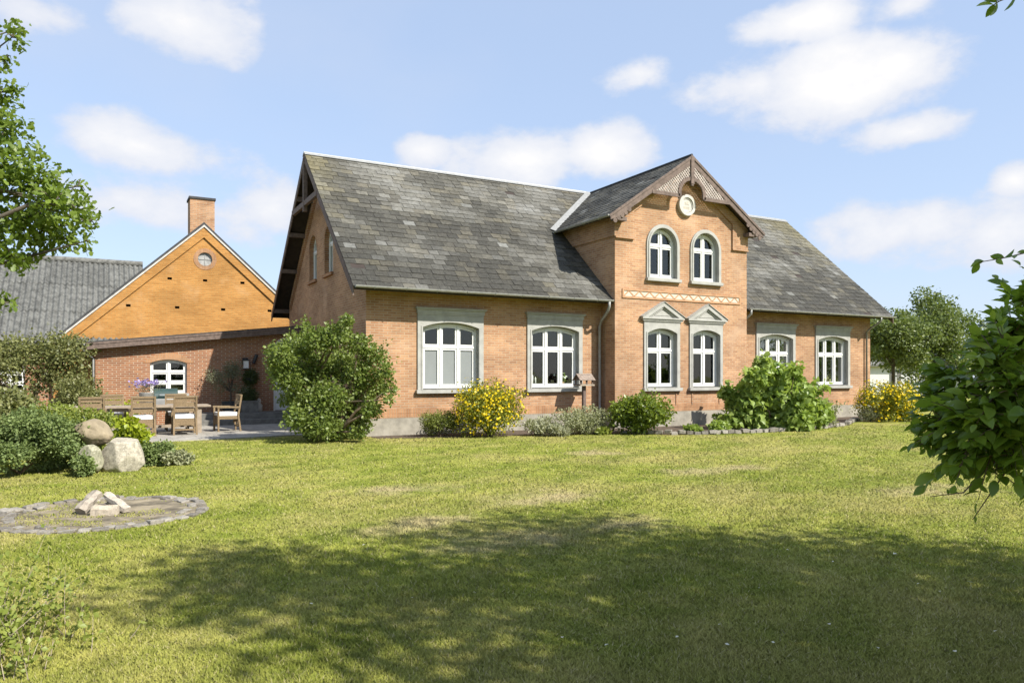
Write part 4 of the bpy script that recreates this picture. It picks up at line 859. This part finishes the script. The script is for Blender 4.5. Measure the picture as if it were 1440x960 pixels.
# large-leaved shrub close to the camera on the right
def near_shrub():
    rng = np.random.default_rng(80); o = cp(3.1, 3.3); t = thing('large_leaved_shrub', 'dark large leaved shrub close by at the right edge', 'shrub', o); C = []; R = []
    def vis(px, py, r, d): p = at(px, py, d) - o; C.append(tuple(p)); R.append((r, r, r * .8))
    for px, py, r, d in ((1405, 510, .14, 2.8), (1362, 548, .13, 3.0), (1328, 588, .11, 3.0), (1345, 525, .09, 3.1), (1428, 468, .10, 3.0), (1452, 428, .10, 3.1), (1380, 600, .15, 2.8), (1430, 560, .18, 2.7), (1350, 632, .10, 2.9), (1410, 625, .13, 2.8), (1318, 622, .07, 3.0), (1312, 566, .06, 3.1), (1392, 484, .06, 3.1), (1470, 600, .2, 2.9), (1480, 500, .22, 3.0), (1510, 440, .22, 3.2), (1560, 560, .3, 3.1), (1372, 658, .05, 2.9), (1600, 450, .35, 3.4), (1650, 600, .3, 3.2), (1470, 640, .1, 2.9), (1408, 668, .04, 2.8)): vis(px, py, r, d)
    C = np.array(C); R = np.array(R); mb = MB(); core = np.array(at(1600, 560, 3.1) - o); P = []; U = []; N = []; Z = []; w = R[:, 0] ** 1.7
    for i in range(640):
        k = rng.choice(len(C), p=w / w.sum()); a = C[k] + norm(rng.normal(size=(1, 3)))[0] * R[k] * rng.random() * .7; out = norm((C[k] - core)[None])[0]
        dr = norm((out * .75 + rng.normal(size=3) * .65 + np.array([0, 0, .12]))[None])[0]; L = R[k][0] * rng.uniform(.7, 1.35); sag = rng.uniform(.05, .3); side = norm(np.cross(dr, [0, 0, 1.])[None])[0]
        f = lambda t: a + dr * L * t - np.array([0, 0, sag * L * t * t]); m = max(3, int(L / .021)); mb.tube([f(t) for t in (0, .5, 1)], [.0032, .0024, .001], 4, False); big = rng.uniform(.75, 1.25)
        for j in range(m + 1):
            tt = (j + rng.random() * .4) / m; sd = side * (1 if j % 2 else -1); ax = dr * rng.uniform(.45, .9) + sd * rng.uniform(.5, 1.) + np.array([0, 0, rng.normal() * .25 - .12])
            P.append(f(min(tt, 1.05))); U.append(ax if j < m else dr); N.append(np.array([0, 0, 1.]) + rng.normal(size=3) * .42); Z.append(.083 * big * rng.uniform(.55, 1.15) * (1 - .35 * tt * tt))
    Q = [(np.array(P), norm(np.array(U)), norm(np.array(N)), np.array(Z))]
    mb.tube([(0, 0, -.05), (-.02, .0, .5), (-.08, 0, .9)], [.05, .04, .035], 8)
    wood(mb, rng, (-.06, 0, .85), [tuple(c) for c in C], .009, n=6)
    def twig(pix, d, lf, sz):
        q = [at(x, y, d) - o for x, y in pix]; q = [(at(1475, 590, 2.9) - o) if pix[0][1] > 330 else (at(1600, 450, 3.4) - o) if pix[0][1] > 0 else Vector((.1, -.2, 2.6))] + q; mb.tube(q, [.006 - .0045 * i / (len(q) - 1) for i in range(len(q))], 5); Pq = []; Uq = []
        for k in range(lf):
            i = rng.integers(1, len(q) - 1); Pq.append(q[i].lerp(q[i + 1], rng.random())); Uq.append(norm(rng.normal(size=(1, 3)) * .6 + np.array([[-CR.x * .8, -CR.y * .8, rng.normal() * .8]]))[0])
        if lf: Pq = np.array(Pq); Q.append((Pq, np.array(Uq), norm(rng.normal(size=Pq.shape) + np.array([-CF.x, -CF.y, .4])), sz * rng.uniform(.7, 1.2, lf)))
    twig([(1560, 330), (1470, 348), (1420, 361), (1376, 369)], 2.9, 20, .042)
    twig([(1450, 620), (1420, 655), (1395, 690), (1368, 730)], 2.8, 1, .03); twig([(1445, 610), (1385, 660), (1355, 692), (1308, 698)], 2.8, 5, .022); twig([(1460, 640), (1430, 652), (1395, 660)], 2.8, 6, .05)
    twig([(1560, -60), (1470, -25), (1405, 2), (1396, 8)], 2.9, 16, .055); mb.tube([(-.07, 0, .88), (.3, -.1, 1.8), (.1, -.2, 2.6)], [.03, .02, .008], 6); leaves('foliage', *[np.concatenate([z[i] for z in Q]) for i in range(4)], TNEAR, M['biglf'], t, True)
    mb.build('stem', M['twig'], t, True)['kind'] = 'stuff'
near_shrub()

# ------------------------------------------------------------------ boulders, fire pit, edging
def rock(name, label, loc, R, seed, mat, col, group=None, rz=0, flat=0, tilt=(0, 0), cat='boulder'):
    r = random.Random(seed); bm = bmesh.new(); bmesh.ops.create_icosphere(bm, subdivisions=5, radius=1)
    cuts = [(Vector((r.gauss(0, 1), r.gauss(0, 1), r.gauss(0, .8))).normalized(), r.uniform(.68, .9)) for _ in range(7 + flat)]
    if flat: cuts += [(Vector((.1, -.1, 1)).normalized(), .70), (Vector((.9, -.35, .25)).normalized(), .72), (Vector((-.5, -.85, .15)).normalized(), .70), (Vector((-.75, -.2, .6)).normalized(), .74)]
    for v in bm.verts:
        p = v.co.copy(); p *= 1 + .10 * noise.noise(p * 1.6 + Vector((seed, 0, 0))) + .035 * noise.noise(p * 5 + Vector((0, seed, 0))) + .014 * noise.noise(p * 15)
        for n, d in cuts:
            k = p.dot(n) - d
            if k > 0: p -= n * k * .96
        v.co = Vector((p.x * R[0], p.y * R[1], p.z * R[2]))
    me = bpy.data.meshes.new(name); bm.to_mesh(me); bm.free()
    a = me.color_attributes.new('Col', 'FLOAT_COLOR', 'POINT'); a.data.foreach_set('color', [c for _ in me.vertices for c in (*col, 1)])
    o = link(name, me, None, M[mat], True); o.location = loc; o.rotation_euler = (tilt[0], tilt[1], rz); return tag(o, label, cat, group)
YAW = -math.atan2(.4786, .878)
p = at(171, 637, 12.45); rock('boulder', 'big pale angular boulder at the lawn edge', (p.x, p.y, .25), (.40, .34, .37), 7, 'rock', (.40, .36, .28), None, YAW + .1, 4)
p = at(133, 607, 12.5); rock('boulder', 'smooth brown boulder resting on top of the others', (p.x, p.y, .64), (.31, .28, .21), 14, 'rock_dark', (.27, .22, .145), None, YAW, 0, (.1, .42))
p = at(127, 634, 12.1); rock('boulder', 'small pale boulder half overgrown below the brown one', (p.x, p.y, .22), (.20, .22, .24), 23, 'rock', (.30, .29, .20), None, YAW)
def sett(lx, ly, lz, seed, col):
    r = random.Random(seed); mb = MB(); mb.box(-lx / 2, lx / 2, -ly / 2, ly / 2, -lz, lz * .0, col)
    mb.v = [(x + r.gauss(0, .012), y + r.gauss(0, .012), z + r.gauss(0, .006)) for x, y, z in mb.v]; return mb
protos = []
for i in range(6):
    c = lerp((.165, .148, .122), (.30, .275, .235), i / 5); protos.append(c)
def stone(name, label, cat, group, x, y, rz, i, lx, ly, top):
    o = sett(lx, ly, .10, i, protos[i % 6]).build(name, M['sett'], None, False, .014); o.location = (x, y, top); o.rotation_euler = (rnd.gauss(0, .06), rnd.gauss(0, .06), rz); return tag(o, label, cat, group)
n = 40
for i in range(n):
    a = 2 * math.pi * i / n + rnd.gauss(0, .012); rr_ = 1.09 + rnd.gauss(0, .02)
    stone('cobblestone', 'grey granite sett in the outer ring of the fire pit', 'stone', 'setts in the outer ring of the fire pit', PIT.x + rr_ * math.cos(a), PIT.y + rr_ * math.sin(a), a + math.pi / 2, i, rnd.uniform(.115, .150), rnd.uniform(.10, .13), .026 + rnd.gauss(0, .009))
n = 34
for i in range(n):
    a = 2 * math.pi * i / n + rnd.gauss(0, .02); rr_ = .93 + rnd.gauss(0, .02)
    if rnd.random() < .25: continue
    stone('cobblestone', 'grey granite sett in the inner ring of the fire pit', 'stone', 'setts in the inner ring of the fire pit', PIT.x + rr_ * math.cos(a), PIT.y + rr_ * math.sin(a), a + math.pi / 2, i + 50, rnd.uniform(.10, .14), rnd.uniform(.09, .12), .020 + rnd.gauss(0, .009))
# half burnt, bleached firewood
def log(label, px0, py0, z0, px1, py1, z1, d0, d1, w, h, col, seed):
    a = at(px0, py0, d0); b = at(px1, py1, d1); a.z, b.z = z0, z1; c = (a + b) / 2; mb = MB(); r = random.Random(seed); m = 6; V = []
    L = (b - a).length; ax = (b - a).normalized(); s = ax.cross(Vector((0, 0, 1))).normalized(); u = s.cross(ax); pf = [(-w / 2, -h / 2), (w * .45, -h / 2), (w / 2, h * .1), (.1 * w, h / 2), (-w * .42, h * .35)]; K = len(pf); F = []
    for i in range(m + 1):
        t = i / m; k = 1 - .18 * abs(t - .5)
        for x, y in pf: V.append(a - c + ax * (L * t) + s * (x * k + r.gauss(0, .006)) + u * (y * k + r.gauss(0, .006)))
    for i in range(m):
        for j in range(K): F.append((i * K + j, i * K + (j + 1) % K, (i + 1) * K + (j + 1) % K, (i + 1) * K + j))
    F += [tuple(range(K - 1, -1, -1)), tuple(range(m * K, m * K + K))]; mb.add(V, F, col); o = mb.build('firewood_log', M['ashwood']); o.location = c; tag(o, label, 'firewood', 'logs in the fire pit')
log('pale split log lying flat at the front of the fire pit', 129, 722, .065, 166, 719, .065, 8.45, 8.5, .11, .12, (.42, .36, .28), 1)
log('grey split log leaning steeply on the left of the fire pit pile', 112, 725, .05, 137, 705, .22, 8.5, 8.75, .15, .10, (.33, .285, .23), 2)
log('pale thin log leaning down to the right of the fire pit pile', 150, 706, .20, 180, 718, .05, 8.75, 8.6, .10, .07, (.43, .38, .31), 3)
log('charred dark log at the back of the fire pit', 153, 700, .06, 166, 702, .06, 9.2, 9.3, .10, .10, (.10, .085, .07), 4)
log('short charred log under the pale leaning one', 140, 712, .06, 178, 721, .05, 8.7, 8.62, .08, .07, (.14, .12, .10), 5)
# bed edging
path = [Vector((x, y, 0)) for x, y in BED[5:13]]; k = 0; dist = 0.; seg = 0
for i in range(len(path) - 1):
    a, b = path[i], path[i + 1]; L = (b - a).length; t = .12
    while t < L:
        p = a.lerp(b, t / L); w_ = rnd.uniform(.19, .26); stone('edging_stone', 'grey granite edging stone along the front of the flower bed', 'stone', 'edging stones of the flower bed', p.x, p.y - .02, math.atan2(b.y - a.y, b.x - a.x) + rnd.gauss(0, .05), 100 + k, w_ - .02, .15, .10 + rnd.gauss(0, .015)); t += w_ + .01; k += 1

# ------------------------------------------------------------------ bird table
BT = thing('bird_table', 'brown wooden bird table with shingled roof on a post before the house', 'bird table', (6.42, -.56, 0), .0)
mb = MB(); mb.box(-.045, .045, -.045, .045, 0, 1.279); mb.build('post', M['brown_wood'], BT)
def shrink(mb): mb.v = [(x * .76, y * .78, 1.28 + (z - 1.12) * .70) for x, y, z in mb.v]; return mb
mb = MB(); mb.box(-.33, .33, -.24, .24, 1.12, 1.15)
mb.box(-.33, .33, -.24, -.225, 1.15, 1.19); mb.box(-.33, .33, .225, .24, 1.15, 1.19); shrink(mb).build('tray', M['teak'], BT)
mb = MB()
for x in (-.27, 0, .27):
    for y in (-.17, .17): mb.box(x - .02, x + .02, y - .02, y + .02, 1.15, 1.37)
mb.prism([(-.19, 1.36), (.19, 1.36), (0, 1.58)], lambda u, d, z: Vector((d, u, z)), -.285, -.265); mb.prism([(-.19, 1.36), (.19, 1.36), (0, 1.58)], lambda u, d, z: Vector((d, u, z)), .265, .285)
shrink(mb).build('upright', M['brown_wood'], BT)
mb = MB()
for s in (-1, 1):
    for j in range(4):
        for i in range(6):
            t0 = j / 4; y0 = s * (.27 - .27 * t0); z0 = 1.345 + .27 * t0 + .012; x0 = -.35 + i * .117
            mb.bar((x0 + .056, y0, z0), (x0 + .056, s * (.27 - .27 * (t0 + .28)), 1.345 + .27 * (t0 + .28) + .004), .112, .014, up=(0, s * .7, .7))
    mb.bar((-.34, s * .265, 1.345), (-.34, 0, 1.61), .03, .03, up=(0, s, .9)); mb.bar((.34, s * .265, 1.345), (.34, 0, 1.61), .03, .03, up=(0, s, .9))
shrink(mb).build('roof', M['shingle'], BT)

# ------------------------------------------------------------------ terrace furniture
TZ = .03
DT = thing('dining_table', 'long grey teak dining table on the terrace', 'table', (-5.45, 3.55, TZ))
mb = MB()
for k in range(6): mb.box(-2.05, 2.05, -.50 + k * .168, -.50 + k * .168 + .16, .70, .75)
mb.build('tabletop', M['teak'], DT, bevel=.006)
for x in (-1.75, 1.75):
    for y in (-.36, .36): mb = MB(); mb.box(x - .07, x + .07, y - .07, y + .07, 0, .70); mb.build('leg', M['teak'], DT)
mb = MB(); mb.box(-1.7, 1.7, -.38, -.33, .60, .70); mb.box(-1.7, 1.7, .33, .38, .60, .70); mb.box(-1.7, 1.7, -.05, .05, .14, .22); mb.build('rail', M['teak'], DT)
WG = 'wicker chairs around the terrace table'
def wicker():
    t = thing('wicker_chair', 'wicker armchair', 'chair', (0, 0, TZ), 0, WG)      # faces +y
    mb = MB(); mb.box(-.27, .27, -.26, .28, .34, .42); mb.box(-.275, .275, .26, .285, .20, .34); mb.prism([(-.26, .34), (-.26, .2), (-.13, .25), (.13, .25), (.26, .2), (.26, .34)], front(-.27), -.005, .02); mb.build('seat', M['wicker'], t)
    mb = MB(); mb.box(-.25, .25, -.25, .27, .425, .535); mb.build('cushion', M['cushion'], t, bevel=.02)
    mb = MB()
    for z, h, y in ((.60, .09, -.28), (.74, .12, -.30), (.885, .07, -.325), (.96, .045, -.34)): mb.box(-.24, .24, y - .012, y + .012, z, z + h)
    mb.build('backrest', M['wicker'], t)
    for s in (-1, 1):
        mb = MB(); mb.bar((s * .265, -.36, 1.02), (s * .265, -.27, .44), .045, .045, up=(0, 1, 0)); mb.bar((s * .265, -.27, .44), (s * .275, -.33, .0), .045, .045, up=(0, 1, 0)); mb.build('leg', M['wicker'], t)
        mb = MB(); mb.bar((s * .275, .26, .0), (s * .275, .26, .66), .045, .045, up=(0, 1, 0)); mb.build('leg', M['wicker'], t)
        mb = MB(); mb.bar((s * .28, -.30, .67), (s * .28, .30, .68), .065, .045); mb.build('armrest', M['wicker'], t)
    mb = MB(); mb.bar((-.265, -.34, 1.0), (.265, -.34, 1.0), .05, .05); mb.bar((-.265, -.30, .14), (.265, -.30, .14), .03, .04); mb.build('frame', M['wicker'], t); return t
w0 = wicker(); w0.location = (-4.10, 2.72, TZ); w0['label'] = 'wicker armchair with its back to the lawn, nearest the right table leg'
dup(w0, (-5.10, 2.70, TZ), .05, 'wicker armchair with its back to the lawn, directly before the zinc flower bucket')
dup(w0, (-6.22, 2.72, TZ), -.03, 'wicker armchair with its back to the lawn, leftmost and half behind the lime plant')
dup(w0, (-2.96, 3.45, TZ), math.pi / 2 + .08, 'wicker armchair seen side on at the right end of the table')
dup(w0, (-4.15, 4.42, TZ), math.pi, 'wicker armchair on the far side of the table in front of the grill')
dup(w0, (-5.75, 4.42, TZ), math.pi + .06, 'wicker armchair on the far side of the table, left of the zinc bucket')
p = at(206, 565, 20.1); FB = thing('flower_bucket', 'zinc bucket of purple flowers standing on the dining table', 'flower pot', (p.x, p.y, TZ + .752))
mb = MB(); mb.lathe([(.16, 0), (.19, .33), (.195, .34), (.18, .34), (.15, .05)], n=20); mb.build('bucket', M['zinc'], FB, True)
r_ = np.random.default_rng(90); q = r_.normal(size=(260, 3)) * (.16, .12, .08) + (0, 0, .46); leaves('foliage', q, r_.normal(size=q.shape) + (0, 0, .6), r_.normal(size=q.shape), .06, TN4, M['olive'], FB)
q = r_.normal(size=(150, 3)) * (.20, .13, .05) + (0, 0, .60); leaves('flower', q, r_.normal(size=q.shape), r_.normal(size=q.shape) + (0, 0, .8), .06, TPET, M['purple'], FB)['kind'] = 'stuff'
GR = thing('grill', 'dark green lidded barbecue grill below the annex window', 'grill', (-4.35, 5.9, TZ), .0)
mb = MB(); mb.box(-.32, .32, -.25, .25, .62, .86); mb.build('firebox', M['zinc_dark'], GR, bevel=.02)
mb = MB(); mb.prism([(-.25 * math.cos(t), .865 + .30 * math.sin(t)) for t in np.linspace(0, math.pi, 13)], lambda u, d, z: Vector((d, u, z)), -.33, .33); ld = mb.build('lid', M['green_enamel'], GR, bevel=.02)
mb = MB(); mb.tube([(-.18, -.25, .98), (-.18, -.31, .98), (.18, -.31, .98), (.18, -.25, .98)], .012, 6); mb.build('handle', M['steel'], ld)
for x in (-.28, .28):
    for y in (-.2, .2): mb = MB(); mb.tube([(x, y, 0), (x, y, .62)], .02, 8); mb.build('leg', M['dark_metal'], GR)
mb = MB(); mb.box(.34, .68, -.2, .2, .82, .845); mb.build('side_shelf', M['teak'], GR)
def lantern():
    t = thing('wall_lantern', 'square wall lantern with pale glass on the shaded annex wall', 'lantern', (-1.85, 7.3, 1.95)); mb = MB(); mb.box(-.09, .09, -.02, -.001, -.02, .22); mb.bar((0, -.02, .18), (0, -.17, .18), .03, .03); mb.box(-.11, .11, -.26, -.06, .12, .16); mb.box(-.10, .10, -.25, -.07, -.16, -.13); mb.build('bracket', M['dark_metal'], t)
    mb = MB(); mb.box(-.075, .075, -.235, -.085, -.13, .12); mb.build('lamp_shade', M['lamp_glass'], t)
lantern()
t = thing('spotlight', 'small black spotlight tilted up on the annex wall', 'lamp', (-1.55, 7.3, 2.12)); mb = MB(); mb.box(-.04, .04, -.05, -.001, -.06, .06); mb.build('bracket', M['dark_metal'], t); mb = MB(); mb.tube([(-.05, -.10, -.14), (.05, -.14, .16)], [.055, .06], 10); mb.build('lamp_head', M['dark_metal'], t)
def potted(name, label, x, y, z, pr, ph, crown, lsize, nleaf, mat, pm, seed, trunk=0, square=False):
    rng = np.random.default_rng(seed); t = thing(name, label, 'pot plant', (x, y, z)); mb = MB()
    if square: mb.box(-pr, pr, -pr, pr, 0, ph); mb.box(-pr - .02, pr + .02, -pr - .02, pr + .02, ph - .06, ph)
    else: mb.lathe([(pr * .78, 0), (pr, ph), (pr * .9, ph), (pr * .85, ph - .06)], n=18)
    mb.build('pot', M[pm], t); C, R = crown; P, d, _ = lump_pts(rng, np.array(C), np.array(R), nleaf, .35); U, N = leaf_dirs(rng, d); leaves('foliage', P, U, N, lsize * rng.uniform(.7, 1.2, len(P)), TN4 if name == 'olive_tree' else TL4, M[mat], t)
    if trunk: mb = MB(); mb.tube([(0, 0, ph - .05), (.02, 0, trunk * .6), (0, 0, trunk)], [.035, .03, .025], 7); wood(mb, rng, (0, 0, trunk * .8), C, .015, n=5); mb.build('trunk', M['bark'], t)
rg = np.random.default_rng(95); oc_, orr = lumps_in(rg, (0, 0, 1.15), (.62, .5, .62), 14, .24, .95)
p = at(322, 560, 24.3); potted('olive_tree', 'potted olive tree with grey leaves in a dark pot on the steps', p.x, 6.72, .384, .27, .36, (oc_.tolist(), orr.tolist()), .07, 2600, 'olive', 'pot_dark', 96, .85)
p = at(344, 560, 25.2); potted('boxwood', 'clipped round boxwood in a square grey pot by the annex wall', p.x, 6.9, .384, .27, .38, ([(0, 0, .55)], [(.31, .31, .31)]), .035, 3600, 'box', 'pot_grey', 97, 0, True)
t = thing('hanging_basket', 'dark round plant ball hanging on the annex wall below the lantern', 'hanging plant', (-1.72, 7.02, 1.42)); r_ = np.random.default_rng(98); P, d, _ = lump_pts(r_, np.array([(0, 0, .1)]), np.array([(.24, .22, .26)]), 1600, .5, -1); U, N = leaf_dirs(r_, d); leaves('foliage', P, U, N, .05, TL4, M['box'], t)
mb = MB(); mb.tube([(0, .275, .62), (0, 0, .62), (0, 0, .2)], .008, 5); mb.build('hook', M['dark_metal'], t); mb = MB(); mb.lathe([(.05, -.1), (.16, .0), (.18, .08)], n=14); mb.build('basket', M['pot_dark'], t)
p = at(359, 575, 25.3); tag(sill_obj('ornament', 'small pale bottle shaped ornament beside the boxwood pot', 'ornament', (p.x, 6.95, .384), [(.10, 0), (.12, .06), (.11, .22), (.06, .28), (.08, .34), (.05, .42), (.01, .45)], M['offwhite']))

# ------------------------------------------------------------------ fallen pale leaves and grass
for i, (px, py) in enumerate(((1256, 786), (1369, 827), (1320, 839), (1290, 829), (1208, 823), (1232, 920), (1398, 898), (1090, 914), (1340, 925), (1170, 797), (1110, 780), (1066, 834), (1010, 888), (1026, 917), (580, 848), (509, 773), (670, 842), (790, 905), (850, 918), (440, 858), (1164, 886), (950, 906))):
    d = 1674 / (py - HY); p = at(px, py, d); rng = np.random.default_rng(200 + i); s = .045 if i in (0, 1) else rng.uniform(.018, .034)
    o = leaves('fallen_leaf', np.array([(0, 0, .0)]), np.array([[math.cos(i * 2.1), math.sin(i * 2.1), .1]]), np.array([[rng.normal() * .3, rng.normal() * .3, 1]]), s, TL4, M['dry_leaf']); o.location = (p.x, p.y, .045); tag(o, 'pale fallen leaf lying on the shaded lawn', 'leaf', 'pale leaves fallen on the lawn')

def inside(P, poly):
    x, y = P[:, 0], P[:, 1]; r = np.zeros(len(P), bool); n = len(poly)
    for i in range(n):
        (x1, y1), (x2, y2) = poly[i], poly[(i + 1) % n]; c = ((y1 > y) != (y2 > y)); r ^= c & (x < (x2 - x1) * (y - y1) / ((y2 - y1) or 1e-9) + x1)
    return r
def grass():
    rng = np.random.default_rng(300); n = 900000
    u = rng.random(n); a, b = 2.9, 24.; d = (a ** -.9 + u * (b ** -.9 - a ** -.9)) ** (-1 / .9)
    x = rng.uniform(-1, 1, n) * (.80 * d + 2.8); P = np.stack([CAM.x + CR.x * x + CF.x * d, CAM.y + CR.y * x + CF.y * d], 1)
    pr = np.hypot(P[:, 0] - PIT.x, P[:, 1] - PIT.y); clump = np.sin(P[:, 0] * 5.1 + 2 * np.sin(P[:, 1] * 3.3)) * np.sin(P[:, 1] * 6.3 + np.sin(P[:, 0] * 4.))
    pit_ok = (pr > 1.16) | ((pr > .25) & (pr < .88) & (clump + .8 * (P[:, 0] < PIT.x) > .1) & (rng.random(n) < .8)) | ((pr > .84) & (rng.random(n) < .14))
    ok = ~inside(P, TERR) & ~inside(P, BED) & pit_ok & ~((P[:, 0] > -.1) & (P[:, 0] < 20.3) & (P[:, 1] > -.05)) & (P[:, 1] < 10)
    P, d = P[ok], d[ok]; n = len(P)
    tuft = .5 + .9 * np.sin(P[:, 0] * 2.3 + 1.1 * np.sin(P[:, 1] * 1.7)) * np.sin(P[:, 1] * 2.9 + .8 * np.sin(P[:, 0] * 3.1)) * .5
    h = rng.uniform(.010, .027, n) * (.75 + .5 * tuft) * (1 + d / 60); w = .0019 + .00066 * d * rng.uniform(.7, 1.3, n); an = rng.uniform(0, 2 * math.pi, n); ln = rng.normal(size=(n, 2)) * (h * .7)[:, None]
    V = np.zeros((n, 3, 3)); ox, oy = np.cos(an) * w, np.sin(an) * w
    V[:, 0, 0] = P[:, 0] - ox; V[:, 0, 1] = P[:, 1] - oy; V[:, 1, 0] = P[:, 0] + ox; V[:, 1, 1] = P[:, 1] + oy; V[:, 2, :2] = P + ln; V[:, 2, 2] = h; V[:, :2, 2] = -.002
    tag(npmesh('grass', V.reshape(-1, 3), np.arange(3 * n).reshape(-1, 3), M['blades']), kind='stuff')
grass()
